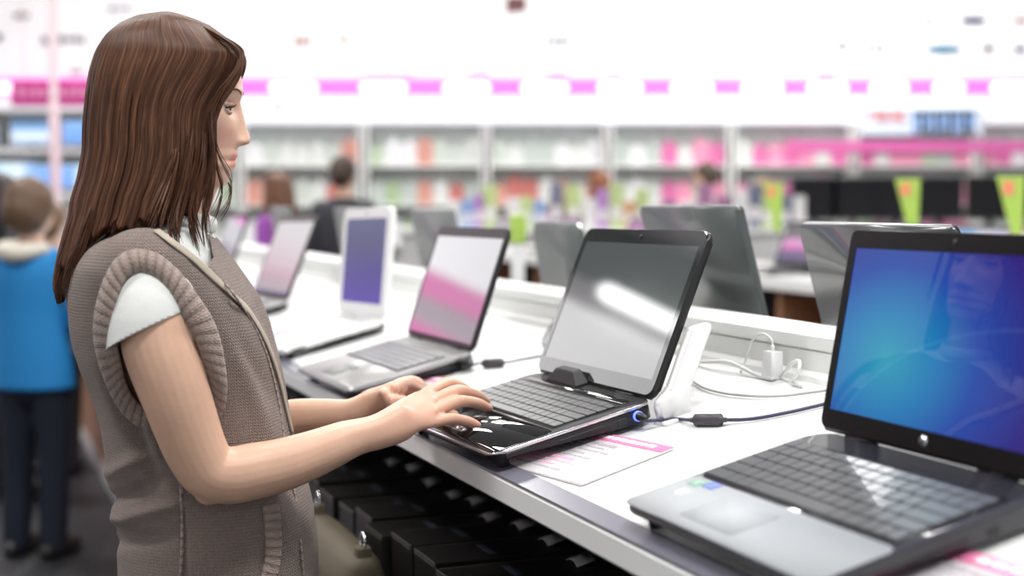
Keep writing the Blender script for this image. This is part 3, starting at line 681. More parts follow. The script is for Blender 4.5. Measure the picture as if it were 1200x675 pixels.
# eyes, lashes, brows
M_eye = P('eye_white', (.58, .55, .54), .1, coat=1.); M_iris = P('iris_brown', (.07, .045, .03), .1, coat=1.); M_brow = P('brow_brown', (.10, .06, .042), .8); M_lid = M_skin
for s in (-1, 1):
    e0 = loc(W(268.2, 127.5, HY)); ce = glob(e0[0]-.0065, s*.0300, e0[2])
    eye = ob('eyeball', *ellipsoid(ce, (.0118, .0118, .0118), 24, 16), M_eye, woman)
    ob('iris', *ellipsoid(ce+WF_*.0078-Z*.0014, (.0048, .0062, .0062), 18, 10, np.column_stack([WF_, WL, Z])), M_iris, eye)
    lash = []; lid1 = []; lid2 = []; lsh2 = []
    for k in range(11):
        w = (k-5)/5; ang_ = w*1.05*s
        rd = .0126; dirv = WF_*math.cos(ang_)+WL*math.sin(ang_)
        hu = .0009*(1-w*w)-.0008; hl = -.0042*(1-w*w)-.0008
        lash.append(ce+dirv*rd*.985+Z*hu); lid1.append(ce+dirv*rd*.93+Z*(hu+.0030)); lid2.append(ce+dirv*rd*.94+Z*(hl-.0022)); lsh2.append(ce+dirv*rd*.97+Z*(hl+.0004))
    ul = ob('eyelid', *tube(lid1, [.0024]+[.0036]*9+[.0024], 10, 22), P('eyelid_skin', (.50, .30, .23), .5), woman)
    ob('eyelid', *tube(lid2, [.0010]+[.0017]*9+[.0010], 10, 22), P('lower_lid_skin', (.66, .43, .34), .5), woman)
    ob('eyelashes', *tube(lash, [.0005]+[.0015]*9+[.0012], 8, 22), M_brow, ul)
    mb = MB()
    for k in range(9):
        a = lash[k+1]; d = (a-ce); d = d/np.linalg.norm(d); mb.add(tube([a, a+d*.0042+Z*.0008, a+d*.0068+Z*.0034], [.0005, .0004, .0002], 5))
    mb.build('lash_hairs', M_brow, ul)
    bp = [W(282.8, 111.0, s*.017), W(281.6, 107.5, s*.024), W(278.0, 105, s*.034), W(268, 106, s*.046), W(257, 111, s*.055)]
    # keep the brow just proud of the skin
    bv = BVHTree.FromPolygons([Vector(v) for v in c[(hy < 140) & (hy > 90)]], [(0, 1, 2)]) if False else None
    near = c[(hy < 130) & (hy > 90) & isf]
    q = []
    for p in bp:
        d = np.linalg.norm((near-p)*np.array([.35, 1, 1]), axis=1); k = near[np.argmin(d)]; q.append(k+WF_*.0006)
    ob('eyebrow', *tube(q, [.0006, .0013, .0016, .0013, .0004], 8, 22, flat=[.0005, .0010, .0012, .0010, .0004]), M_brow, woman)
# ---- vest
VS = [(262, 152, 232, .075), (268, 140, 242, .105), (278, 122, 252, .150), (292, 108, 262, .180), (310, 97, 275, .190), (330, 90, 289, .186, 2.4), (350, 86, 303, .180), (380, 87, 317, .174), (410, 92, 326, .168), (430, 97, 330, .162), (460, 107, 335, .154), (490, 117, 341, .150), (520, 126, 348, .150), (548, 133, 354, .153), (575, 132, 363, .160), (600, 137, 369, .166), (640, 143, 372, .174), (690, 142, 372, .182), (740, 138, 368, .188), (790, 136, 362, .190)]
VS2 = []
A = np.array([list(s[:4]) for s in VS], float)
ys = np.linspace(262, 790, 90)
vr = []
for y in ys:
    s = [np.interp(y, A[:, 0], A[:, k]) for k in (1, 2, 3)]
    vr.append(section(y, *s, 2.5, 96, 0., .012*math.exp(-((y-385)/50)**2)))
torso = rings(vr[::-1])
# armhole rim (near side) and the cap of cloth that leads to it; mirrored for the far side
rim = [(166, 317, -.196), (184, 324, -.203), (200, 342, -.209), (212, 365, -.212), (228, 392, -.210), (240, 424, -.202), (245, 448, -.190), (240, 472, -.172), (203, 488, -.156), (168, 478, -.160), (150, 457, -.174), (140, 424, -.192), (134, 392, -.203), (135, 360, -.208), (142, 334, -.204), (152, 321, -.199)]
rl = np.array([loc(W(*p)) for p in rim]); rl = spl(np.vstack([rl, rl[:1]]), 73)[:-1]
def side(s):
    q = rl.copy(); q[:, 1] *= 1 if s < 0 else -1; cn = q.mean(0)
    out = []
    for t in (0, .25, .5, .75, 1.):
        k = q.copy(); k[:, 1] = q[:, 1]*(1-t)+t*(.05 if s > 0 else -.05); k[:, 0] = cn[0]+(q[:, 0]-cn[0])*(1+.20*math.sin(t*PI/2)); k[:, 2] = cn[2]+(q[:, 2]-cn[2])*(1+.05*math.sin(t*PI/2))-.02*t
        out.append([tuple(p) for p in glob(k[:, 0], k[:, 1], k[:, 2])])
    return rings(out if s < 0 else out[::-1]), q
capR, qR = side(-1); capL, qL = side(1)
me = remesh([torso, capR, capL]+[ellipsoid(W(170, 324, -.142), (.066, .055, .062), 24, 16), ellipsoid(W(186, 318, .145), (.066, .055, .062), 24, 16)], .0034, 14, .6)
c = mverts(me); n_ = mnorms(me); lc = loc(c); pp = pxy(c)
def fold(cx, cy, dx, dy, wid, ln, amp):
    d = np.hypot(dx, dy); a = ((pp[:, 0]-cx)*dx+(pp[:, 1]-cy)*dy)/d; b = (-(pp[:, 0]-cx)*dy+(pp[:, 1]-cy)*dx)/d
    return amp*np.exp(-(b/wid)**2-(a/ln)**2)
near_ = (n_@(-WL) > -.2)
D_ = np.zeros(len(c))
for a in [(165, 520, .5, 1, 9, 40, -.014), (185, 525, .5, 1, 8, 45, .009), (148, 578, 1, -.35, 8, 36, -.014), (150, 545, 1, -.5, 9, 32, .010), (168, 602, 1, -.25, 8, 44, .011), (160, 632, 1, -.1, 9, 34, -.010), (200, 560, .6, 1, 7, 30, -.006), (215, 630, .05, 1, 3, 70, -.004), (300, 470, .4, 1, 10, 50, .005), (275, 400, .6, 1, 14, 50, .004), (292, 420, .6, 1, 9, 50, -.005), (345, 560, .15, 1, 8, 60, -.005), (318, 560, .2, 1, 9, 60, .005),
          (110, 480, .4, 1, 7, 60, -.005), (128, 470, .4, 1, 7, 60, .004), (230, 300, 1, .9, 7, 35, .004), (140, 620, 1, .5, 6, 25, -.006)]:
    D_ += fold(*a)
D_ = D_*near_+.0016*np.sin(lc[:, 2]*38+lc[:, 0]*21)*np.sin(lc[:, 1]*30+lc[:, 2]*14)
c = c+n_*D_[:, None]; setverts(me, c)
# cut the armhole: drop faces inside the rim
def inside(poly, x, y):
    r = np.zeros(len(x), bool); j = len(poly)-1
    for i in range(len(poly)):
        a, b = poly[i], poly[j]; k = ((a[1] > y) != (b[1] > y)) & (x < (b[0]-a[0])*(y-a[1])/(b[1]-a[1]+1e-12)+a[0]); r ^= k; j = i
    return r
lc = loc(c)
kill = inside(rl[:, [0, 2]], lc[:, 0], lc[:, 2]) & (np.abs(lc[:, 1]) > .135)
bm = bmesh.new(); bm.from_mesh(me); bm.verts.ensure_lookup_table(); bmesh.ops.delete(bm, geom=[bm.verts[i] for i in np.nonzero(kill)[0]], context='VERTS'); bm.to_mesh(me); bm.free()
me.polygons.foreach_set('use_smooth', [True]*len(me.polygons))
c = mverts(me); lc = loc(c); n_ = mnorms(me); nl = loc(n_)
cx = lc[:, 0]-np.interp(-lc[:, 2], [-1.45, -.9], [-.02, .03])
ang_ = np.arctan2(lc[:, 1]*.75, cx)
set_uv(me, np.column_stack([ang_*.155, lc[:, 2]]))
def knit(name, c1, c2, rib=False):
    m = P(name, c1, .85); q = NT(m); m.node_tree.nodes['Principled BSDF'].inputs['Sheen Weight'].default_value = .25
    tc = q.n('ShaderNodeTexCoord'); sx = q.n('ShaderNodeSeparateXYZ')
    nz0 = q.n('ShaderNodeTexNoise', i_Scale=40., i_Detail=2.); q.l(tc.outputs['UV'], nz0.inputs[0])
    off = q.n('ShaderNodeVectorMath', operation='MULTIPLY_ADD'); q.l(nz0.outputs['Color'], off.inputs[0]); off.inputs[1].default_value = (.0035,)*3; q.l(tc.outputs['UV'], off.inputs[2]); q.l(off.outputs[0], sx.inputs[0])
    u, v = sx.outputs[0], sx.outputs[1]
    tri = q.math('ABSOLUTE', q.math('SUBTRACT', q.math('FRACT', q.math('MULTIPLY', u, 1/.0048)), .5))
    row = q.math('FRACT', q.math('ADD', q.math('MULTIPLY', v, 1/.0041), q.math('MULTIPLY', tri, 1.1)))
    h1 = q.math('SINE', q.math('MULTIPLY', row, PI)); h2 = q.math('SINE', q.math('MULTIPLY', tri, 2*PI))
    h = q.math('ADD', q.math('MULTIPLY', h1, .62), q.math('MULTIPLY', h2, .62))
    if rib:
        rb = q.math('ABSOLUTE', q.math('SINE', q.math('MULTIPLY', u, PI/.011))); h = q.math('ADD', q.math('MULTIPLY', h, .55), q.math('MULTIPLY', rb, 1.3))
    nz = q.n('ShaderNodeTexNoise', i_Scale=900., i_Detail=2.); q.l(tc.outputs['UV'], nz.inputs[0])
    h = q.math('ADD', h, q.math('MULTIPLY', nz.outputs[0], .5))
    n3 = q.n('ShaderNodeTexNoise', i_Scale=260., i_Detail=3.); q.l(tc.outputs['UV'], n3.inputs[0])
    fac = q.math('ADD', q.math('MULTIPLY', h, .28), q.math('MULTIPLY', n3.outputs[0], .55))
    q.l(q.ramp(fac, [(.22, tuple(x*.55 for x in c1)), (.5, c1), (.85, c2)]), q.b.inputs['Base Color'])
    q.bump(h, .9, .0022); return m
M_knit = knit('taupe_knit', (.228, .168, .144), (.36, .275, .238)); M_rib = knit('taupe_rib', (.24, .178, .152), (.37, .285, .247), True)
vest = link('knitted_vest', me, M_knit, woman)
# rib bands round both armholes
def band(q, wid, th_, name, out=1):
    n = len(q); cen = q.mean(0); v = []; f = []; uv = []
    arc = np.concatenate([[0], np.cumsum(np.linalg.norm(np.diff(np.vstack([q, q[:1]]), axis=0), axis=1))])
    sgn = -1 if q[0, 1] < 0 else 1
    K = 12
    for k in range(n+1):
        p = q[k % n]; rad = np.array([p[0]-cen[0], 0, p[2]-cen[2]]); rad /= np.linalg.norm(rad)
        for j in range(K):
            w = 2*PI*j/K
            bul = 1+.10*abs(math.sin(arc[k]*PI/.011))
            d = rad*(wid*.5*math.cos(w)+wid*.42)+np.array([0, sgn, 0])*(th_*math.sin(w)*bul+.002-.012*max(0, math.cos(w))**1.5)
            g = p+d; v.append(tuple(glob(g[0], g[1], g[2]))); uv.append((arc[k], wid*w/2/PI*2))
    for k in range(n):
        for j in range(K): f.append((k*K+j, k*K+(j+1) % K, (k+1)*K+(j+1) % K, (k+1)*K+j))
    o = ob(name, v, f, M_rib, vest); set_uv(o.data, np.array(uv)); return o
band(qR, .030, .0046, 'armhole_band'); band(qL, .030, .0046, 'armhole_band')
pp = pxy(c); kill = inside(np.array([(160, 236), (166, 255), (184, 267), (202, 280), (224, 297), (244, 312), (249, 300), (243, 272), (239, 236)], float), pp[:, 0], pp[:, 1]) & (lc[:, 1] < .06)
bm = bmesh.new(); bm.from_mesh(me); bm.verts.ensure_lookup_table(); bmesh.ops.delete(bm, geom=[bm.verts[i] for i in np.nonzero(kill)[0]], context='VERTS'); bm.to_mesh(me); bm.free()
me.polygons.foreach_set('use_smooth', [True]*len(me.polygons)); c = mverts(me); lc = loc(c); n_ = mnorms(me)
bvV = BVHTree.FromPolygons([Vector(v) for v in c], [tuple(p.vertices) for p in me.polygons])
def onV(px, py, lift=.003):
    r = ray(px, py); o = EYE-WCN; h = bvV.ray_cast(Vector(o), Vector(r).normalized())
    if h[0] is None: return None
    return np.array(h[0])+np.array(h[1])*lift
def strip_on(pts, wid, th_, name, mat, parent, lift=.003, m=60, q3=None):
    """band laid on the vest along picture points"""
    q = q3 if q3 is not None else [onV(x, y, lift) for x, y in pts]; q = np.array([p for p in q if p is not None]); q = spl(q, m)
    nr_ = []
    for p in q:
        h = bvV.find_nearest(Vector(p)); nr_.append(np.array(h[1]))
    nr_ = np.array(nr_); t = np.gradient(q, axis=0); t /= np.linalg.norm(t, axis=1)[:, None]; b = np.cross(t, nr_); b /= np.linalg.norm(b, axis=1)[:, None]
    arc = np.concatenate([[0], np.cumsum(np.linalg.norm(np.diff(q, axis=0), axis=1))])
    R_ = []; uv = []; K = 10
    for k in range(m):
        R_.append([q[k]+b[k]*wid/2*sp(np.array(math.cos(w)), .6)+nr_[k]*th_*sp(np.array(math.sin(w)), .6) for w in np.linspace(0, 2*PI, K, endpoint=False)]); uv += [(arc[k], wid*j/K) for j in range(K)]
    o = ob(name, *rings(R_), mat, parent); set_uv(o.data, np.array(uv)); return o
strip_on([(316, 592), (318, 610), (319, 635), (318, 655), (314, 674), (309, 700)], .024, .004, 'pocket_band', M_rib, vest)
strip_on([(212, 560), (213, 600), (213, 640), (211, 680), (208, 720)], .004, .0022, 'side_seam', M_rib, vest, .001)
strip_on([(232, 296), (262, 330), (292, 372), (312, 415), (326, 470), (333, 520), (345, 580), (352, 640), (356, 690)], .005, .0012, 'front_placket', M_rib, vest, .0006)
# collar of the vest round the neck
M_tee = P('white_jersey', (.66, .67, .65), .7); q = NT(M_tee); tc = q.n('ShaderNodeTexCoord'); nz = q.n('ShaderNodeTexNoise', i_Scale=35., i_Detail=4.); q.l(tc.outputs['Object'], nz.inputs[0]); q.bump(nz.outputs[0], .25, .006)
# tee: sleeve and front yoke
sl = T([(182, 342, -.120, .050), (180, 352, -.152, .0565, .054), (179, 368, -.170, .0580, .055), (178, 386, -.182, .0575, .054), (177, 410, -.188, .057, .053), (177, 430, -.19, .057, .053)], 48, 60)
me = bpy.data.meshes.new('sleeve'); me.from_pydata([tuple(map(float, q_)) for q_ in sl[0]], [], sl[1]); me.update()
# diagonal hem: cut below a line in the picture
pA, pB, pC_ = (Vector(W(*q_)) for q_ in ((136, 402, -.235), (212, 365, -.235), (180, 388, -.13)))
nn_ = (pB-pA).cross(pC_-pA).normalized(); nn_ = nn_ if nn_.z < 0 else -nn_
bm = bmesh.new(); bm.from_mesh(me); bmesh.ops.bisect_plane(bm, geom=bm.verts[:]+bm.edges[:]+bm.faces[:], plane_co=pA, plane_no=nn_, clear_outer=True); bm.to_mesh(me); bm.free()
me.polygons.foreach_set('use_smooth', [True]*len(me.polygons))
tee = link('tee_shirt', me, M_tee, woman)
so = tee.modifiers.new('thickness', 'SOLIDIFY'); so.thickness = .0022; so.offset = 0
sl2 = tube([np.array(glob(*(loc(W(x, y, -d))*np.array([1, 1, 1])))) for x, y, d in ((186, 300, -.130), (190, 330, -.160), (192, 375, -.180))], [.052, .060, .058], 24, 14)
ob('sleeve', *sl2, M_tee, tee)
yoke = rings([section(*s) for s in [(254, 176, 231, .058), (262, 166, 238, .080), (270, 156, 245, .105), (280, 146, 252, .132), (292, 138, 258, .148), (310, 138, 268, .150), (322, 140, 272, .14)]][::-1])
ob('yoke', *yoke, M_tee, tee)
col_pts = []
for k in range(33):
    w = 2*PI*k/32; base_ = loc(W(203, 252, 0)); base_z = base_[2]
    x = base_[0]-.002+.056*math.cos(w); y = .056*math.sin(w); col_pts.append(glob(x, y, base_z-.020*math.cos(w)+.006))
ob('collar', *tube(col_pts, .011, 12, 64, flat=.0045), M_tee, tee)
# trousers and shoes (standing below the frame)
M_denim = P('dark_trousers', (.03, .032, .045), .8)
legs = []
bx = loc(W(255, 675))[0]
for s in (-1, 1):
    legs.append(tube([glob(bx, s*.080, .88), glob(bx+.005, s*.09, .75), glob(bx+.005, s*.09, .48), glob(bx-.015, s*.095, .30), glob(bx-.02, s*.095, .08)], [0.088, .082, .062, .060, .048], 20, 26))
legs.append(rings([section(*s) for s in [(700, 170, 340, .14), (730, 165, 345, .15), (770, 165, 342, .155), (800, 180, 330, .13)]][::-1]))
link('trousers', remesh(legs, .008, 6), M_denim, woman)
for s in (-1, 1):
    mb = MB(); mb.add(tube([glob(bx-.06, s*.095, .035), glob(bx, s*.097, .045), glob(bx+.08, s*.10, .035), glob(bx+.15, s*.105, .026)], [.032, .040, .036, .024], 16, 20, flat=[.036, .042, .044, .032])); g0 = glob(bx+.045, s*.1, .006)
    mb.add(rings([[g0+WF_*.125*math.cos(w)*sc+WL*.045*math.sin(w)*sc+Z*zz for w in np.linspace(0, 2*PI, 28, endpoint=False)] for zz, sc in ((-.006, .96), (-.004, 1), (.010, 1), (.012, .97))]))
    ob('shoe', mb.v, mb.f, M_black, woman)

# ---- hair
h_back = [(19, 187), (24, 160), (32, 142), (45, 127), (62, 116), (85, 109), (110, 105.5), (150, 102), (178, 102), (210, 96), (236, 88), (255, 86), (275, 80), (300, 74), (330, 68), (350, 72)]
h_front = [(19, 203), (24, 222), (32, 244), (45, 262), (58, 279), (64, 286), (78, 284), (92, 279), (110, 272), (126, 269), (150, 268), (180, 266), (210, 262), (240, 256), (300, 230), (350, 220)]
h_w = [(19, .006), (24, .030), (32, .050), (45, .066), (62, .079), (85, .087), (110, .0905), (150, .094), (180, .098), (210, .101), (240, .106), (270, .110), (300, .112), (350, .100)]
h_edge = [(19, 230), (45, 262), (60, 282), (64, 286), (76, 281), (92, 274), (110, 263), (126, 254), (146, 251), (180, 252), (205, 247), (225, 240), (245, 226), (254, 205), (259, 180), (263, 158), (268, 140), (276, 122), (288, 108), (310, 92), (330, 80), (350, 72)]
_ht = {}
def hI(tab, y):
    k = id(tab)
    if k not in _ht:
        g = np.arange(-11, 390, 1.); v_ = np.interp(g, [q[0] for q in tab], [q[1] for q in tab]); o_ = v_.copy()
        for sg_ in (2.5, 7.):
            kk_ = np.exp(-(np.arange(-20, 21)/sg_)**2); kk_ /= kk_.sum(); s_ = np.convolve(np.pad(v_, 20, mode='edge'), kk_, 'valid')
            m_ = np.clip((g-(24 if sg_ < 4 else 44))/(6 if sg_ < 4 else 16), 0, 1); o_ = o_*(1-m_)+s_*m_
        _ht[k] = (g, o_)
    return float(np.interp(y, *_ht[k]))
W0Y = np.arange(19, 352, 1.); W0S = []
for y in W0Y:
    xb = loc(W(hI(h_back, y), y, 0)); xf = loc(W(hI(h_front, y), y, 0)); xe = loc(W(hI(h_edge, y), y, -.5*hI(h_w, y)))[0]
    w_ = math.acos(np.clip((xe-.5*xb[0]-.5*xf[0])/((xf[0]-xb[0])/2), -.999, .999))
    W0S.append(min(w_, .02+.2*(y-19)/43) if y < 62 else w_)
kk = np.exp(-(np.arange(-24, 25)/9.)**2); kk /= kk.sum(); W0S = np.convolve(np.pad(W0S, 24, mode='edge'), kk, 'valid')
def hair_pt(y, s, sgn, out=0.):
    """point on the hair shell: picture height y, s=0 at the front edge .. 1 at the back; sgn -1 near side, +1 far side"""
    xb = loc(W(hI(h_back, y), y, 0)); xf = loc(W(hI(h_front, y), y, 0)); xe = loc(W(hI(h_edge, y), y, -.5*hI(h_w, y)))[0]
    hwid = hI(h_w, y)+out; xc = .5*xb[0]+.5*xf[0]; A_ = (xf[0]-xb[0])/2+out
    w0 = float(np.interp(min(y, 232), W0Y, W0S))
    wa = .25; w = wa+(PI-wa)*s+(w0-wa)*(1-s)**3
    return glob(xc+A_*sp(np.array(math.cos(w)), .95), sgn*hwid*sp(np.array(math.sin(w)), .92), xb[2])
M_hair = P('brown_hair', (.05, .024, .014), .46, spec=.22); q = NT(M_hair)
M_hair.node_tree.nodes['Principled BSDF'].inputs['Anisotropic'].default_value = .6
tc = q.n('ShaderNodeTexCoord'); mp = q.n('ShaderNodeMapping'); mp.inputs['Scale'].default_value = (1, .02, 1); q.l(tc.outputs['UV'], mp.inputs[0])
nz = q.n('ShaderNodeTexNoise', i_Scale=330., i_Detail=4.); q.l(mp.outputs[0], nz.inputs[0]); n2 = q.n('ShaderNodeTexNoise', i_Scale=70., i_Detail=3.); q.l(mp.outputs[0], n2.inputs[0])
fc = q.math('ADD', q.math('MULTIPLY', nz.outputs[0], .55), q.math('MULTIPLY', n2.outputs[0], .45))
q.l(q.ramp(fc, [(.32, (.018, .0066, .0038)), (.5, (.076, .031, .0165)), (.68, (.21, .097, .051))]), q.b.inputs['Base Color']); q.bump(fc, .45, .002)
def yend(s): return float(np.interp(s, [0, .2, .4, .54, .62, .72, .85, 1], [250, 256, 262, 266, 280, 306, 335, 352]))
v, f, uv = [], [], []
NY, NS = 70, 120
hy_ = np.concatenate([[19, 21, 24, 28, 33, 39], np.linspace(46, 346, NY-6)])
for sgn in (-1, 1):
    o0 = len(v)
    for i, y_ in enumerate(hy_):
        for j in range(NS):
            s = j/(NS-1); y = 19+(y_-19)/(346-19)*(yend(s)+4*math.sin(s*47)+3*math.sin(s*113+sgn)-19); wob = (.0011*math.sin(s*61+sgn)+.0008*math.sin(s*143+2*sgn)+.0005*math.sin(s*291))*min(1, max(.1, (y-30)/120))
            p = hair_pt(y, s, sgn, wob-.002); v.append(tuple(p)); uv.append((s*.9+(2 if sgn > 0 else 0), i/NY))
    for i in range(len(hy_)-1):
        for j in range(NS-1):
            a = o0+i*NS+j; f.append((a, a+1, a+NS+1, a+NS) if sgn > 0 else (a, a+NS, a+NS+1, a+1))
hair = ob('hair', v, f, M_hair, woman); set_uv(hair.data, np.array(uv))
so = hair.modifiers.new('thickness', 'SOLIDIFY'); so.thickness = .006; so.offset = -1
# locks: flat tapering strands following the shell
def ribbons(paths, name, parent):
    v, f, uv = [], [], []
    for pts, w0, seed in paths:
        p = spl(pts, 26) if len(pts) < 26 else np.array(pts); n = len(p); t = np.gradient(p, axis=0); t /= np.linalg.norm(t, axis=1)[:, None]+1e-9
        cen = np.array(W(195, 150, 0)); o0 = len(v)
        for k in range(n):
            rdl = p[k]-cen; rdl[2] *= .3; rdl = rdl-t[k]*(rdl@t[k]); rdl /= np.linalg.norm(rdl)+1e-9; b = np.cross(t[k], rdl)
            tp = k/(n-1); wd = w0*(min(1, .35+tp*4) if tp < .2 else (1-.88*max(0, (tp-.55)/.45)**1.5))
            for dx, dz in ((-1, 0), (0, .38), (1, 0), (0, -.30)): v.append(tuple(p[k]+b*wd*dx+rdl*wd*dz)); uv.append((seed+dx*.012, tp))
        for k in range(n-1):
            for j in range(4): f.append((o0+k*4+j, o0+k*4+(j+1) % 4, o0+(k+1)*4+(j+1) % 4, o0+(k+1)*4+j))
        f.append((o0, o0+1, o0+2, o0+3)); e = o0+(n-1)*4; f.append((e+3, e+2, e+1, e))
    o = ob(name, v, f, M_hair, parent); set_uv(o.data, np.array(uv)); return o
rr = random.Random(21); paths = []
for k in range(1500):
    sgn = -1 if rr.random() < .74 else 1; s = rr.random(); s0 = s
    y1 = yend(s)+rr.uniform(-16, 10); y0 = rr.uniform(20, 60) if rr.random() < .7 else rr.uniform(60, 150)
    out = rr.uniform(-.0010, .0028); ph = rr.uniform(0, 6); amp = rr.uniform(0, .006)
    pts = []
    for t in np.linspace(0, 1, 16):
        y = y0+(y1-y0)*t; ss = min(1, max(0, s+amp*math.sin(t*3+ph)))
        pts.append(hair_pt(y, ss, sgn, out*(1-.2*t)))
    paths.append((pts, rr.uniform(.0006, .0017), rr.uniform(0, 40)))
ribbons(paths, 'hair_strands', hair)
# loose locks in front of the neck and beside the cheek (picture point, y)
def lock(pl, n, spread, w, seed):
    r_ = random.Random(seed); out = []
    for k in range(int(n*2.2)):
        dx, dy, e = r_.uniform(-spread, spread), r_.uniform(-spread, spread)*.3, r_.uniform(.85, 1.05)
        pts = [W(x+dx*(.3+.7*i/(len(pl)-1)), pl[0][1]+(y+dy-pl[0][1])*e, yy*(.82 if i == 0 else 1)+r_.uniform(-.003, .003)) for i, (x, y, yy) in enumerate(pl)]
        out.append((pts, r_.uniform(.35, .8)*w, r_.uniform(0, 40)))
    return out
fl = []
fl += lock([(246, 130, -.076), (248, 165, -.080), (250, 195, -.082), (247, 225, -.086), (240, 255, -.092), (243, 285, -.105)], 10, 5, .0022, 1)
fl += lock([(240, 150, -.084), (238, 195, -.090), (230, 235, -.096), (226, 265, -.105), (233, 294, -.115)], 12, 6, .0024, 2)
fl += lock([(228, 130, -.070), (222, 175, -.094), (217, 215, -.100), (208, 250, -.110), (203, 275, -.128), (207, 292, -.140)], 12, 8, .0026, 3)
fl += lock([(212, 130, -.070), (205, 190, -.097), (195, 225, -.106), (186, 250, -.125), (180, 266, -.150)], 12, 9, .0028, 4)
fl += lock([(249, 132, -.070), (251, 160, -.070), (256, 182, -.066), (264, 200, -.055), (271, 215, -.045), (270, 232, -.048), (260, 250, -.06)], 4, 1.5, .0010, 5)
fl += lock([(252, 160, -.074), (254, 195, -.070), (260, 222, -.064), (255, 245, -.072), (247, 262, -.085)], 4, 2.5, .0013, 6)
fl += lock([(262, 205, .050), (270, 222, .052), (268, 240, .055), (258, 258, .06)], 5, 3, .0014, 7)
# fringe sweeping off the forehead
fl += lock([(222, 24, -.030), (255, 42, -.046), (279, 62, -.052), (281, 80, -.058), (272, 98, -.066), (258, 118, -.074), (250, 140, -.080)], 18, 4, .0028, 8)
fl += lock([(230, 30, -.010), (262, 46, -.022), (284, 64, -.032), (280, 84, -.050), (268, 104, -.066), (255, 124, -.074)], 14, 3, .0026, 9)
fl += lock([(225, 26, .010), (262, 46, .030), (283, 66, .045), (282, 84, .060), (272, 110, .072), (262, 150, .082), (258, 200, .085)], 14, 3, .0028, 10)
# wispy ends over the back
fl += lock([(100, 200, -.05), (92, 245, -.06), (82, 290, -.07), (72, 330, -.07), (76, 356, -.07)], 16, 9, .0022, 11)
fl += lock([(118, 215, -.085), (108, 250, -.095), (96, 288, -.10), (84, 322, -.10), (80, 345, -.10)], 16, 9, .0022, 12)
ribbons(fl, 'loose_hair', hair)

# ---- handbag in front of her left hip, strap over the shoulder
M_khaki = P('khaki_canvas', (.088, .072, .046), .7); q = NT(M_khaki); tc = q.n('ShaderNodeTexCoord'); nz = q.n('ShaderNodeTexNoise', i_Scale=300., i_Detail=3.); q.l(tc.outputs['Object'], nz.inputs[0]); q.bump(nz.outputs[0], .3, .002)
wb = .60; P0 = onw(368, 600, wb); P1 = onw(440, 676, wb)
ub = (P1-P0); ub[2] *= .6; ub /= np.linalg.norm(ub); zb = np.cross(-VH, ub); zb = zb if zb[2] > 0 else -zb; yb = np.cross(zb, ub)
bag = empty('handbag', frameM(P0, ub, yb, zb), label='khaki canvas handbag hanging between the woman and the black cartons', cat='handbag')
Wb = .36
def bag_ring(z, wd, dp, x0): return [(x0+wd/2*sp(np.array(math.cos(w)), .5), dp/2*sp(np.array(math.sin(w)), .5), z) for w in np.linspace(0, 2*PI, 40, endpoint=False)]
ob('body', *rings([bag_ring(z, w, d, Wb/2) for z, w, d in ((-.27, .30, .05), (-.265, .33, .075), (-.18, .37, .095), (-.08, .37, .085), (-.015, .36, .06), (0, .35, .03))]), M_khaki, bag)
fl_ = ob('flap', *rings([bag_ring(z, w, d, Wb/2) for z, w, d in ((-.13, .355, .112), (-.125, .365, .114), (-.05, .37, .098), (-.008, .365, .07), (.006, .355, .03))]), M_khaki, bag)
for x in (.03, .33):
    ob('strap_tab', *box(x-.012, x+.012, -.012, .012, -.03, .022, .003), M_khaki, bag)
    ob('ring', *tube([(x+.014*math.cos(w), 0, .030+.014*math.sin(w)) for w in np.linspace(0, 2*PI, 24)], .0026, 8, round_ends=False), M_chrome, bag)
for x, z in ((.10, -.035), (.16, -.06), (.22, -.035)): ob('stud', *ellipsoid((x, -.052, z), (.006, .004, .006), 12, 8), M_chrome, fl_)
ob('buckle', *frame_mesh(.055, .085, -.10, -.06, .061, .079, -.094, -.066, .056, .060, .004), M_chrome, fl_); bag.children[-1]
M_strap = P('beige_strap', (.42, .36, .29), .6)
sp_ = [(166, 260), (183, 272), (201, 285.5), (225, 303.5), (248, 325), (272, 348), (290, 366), (306, 392), (318, 420), (327, 450), (334, 480), (341, 508)]
q = [onV(x, y, .004) for x, y in sp_]; q = [p for p in q if p is not None]
o_ = strip_on(sp_, .0115, .0012, 'shoulder_strap', M_strap, None, .003, 70)
mw = Matrix.Translation(Vector(WCN)); o_.data.transform(bag.matrix_world.inverted() @ mw); o_.parent = bag
q3 = []
for t_ in np.linspace(0, 1, 16):
    p_ = glob(-.8, -.085+.235*t_, 1.405-.40*t_); h_ = bvV.ray_cast(Vector(p_), Vector(WF_))
    if h_[0] is not None: q3.append(np.array(h_[0])+np.array(h_[1])*.003)
o_ = strip_on(None, .0115, .0012, 'shoulder_strap', M_strap, None, .003, 70, q3)
o_.data.transform(bag.matrix_world.inverted() @ mw); o_.parent = bag

# ------------------------------------------------------------------ background
def wz(py, Y): return at(600, py, Y)[2]
def wx(px, Y): return at(px, 237, Y)[0]
M_glow = P('glow_white', (.8, .8, .8), .5, emit=(1, 1, 1), es=.22)  # emission stands in for strong light falling on the white wall
M_lamp = P('lamp_white', (.9, .9, .9), .5, emit=(1, .97, 1), es=1.5)
M_magl = P('backlit_magenta', (.7, .1, .5), .4, emit=(1., .12, .72), es=.9)
M_pelmet = P('pelmet_white', (.85, .87, .9), .4, emit=(.9, .95, 1), es=.25)  # pelmet is no lamp; weak emission keeps it overlit white
Y0 = 14.5
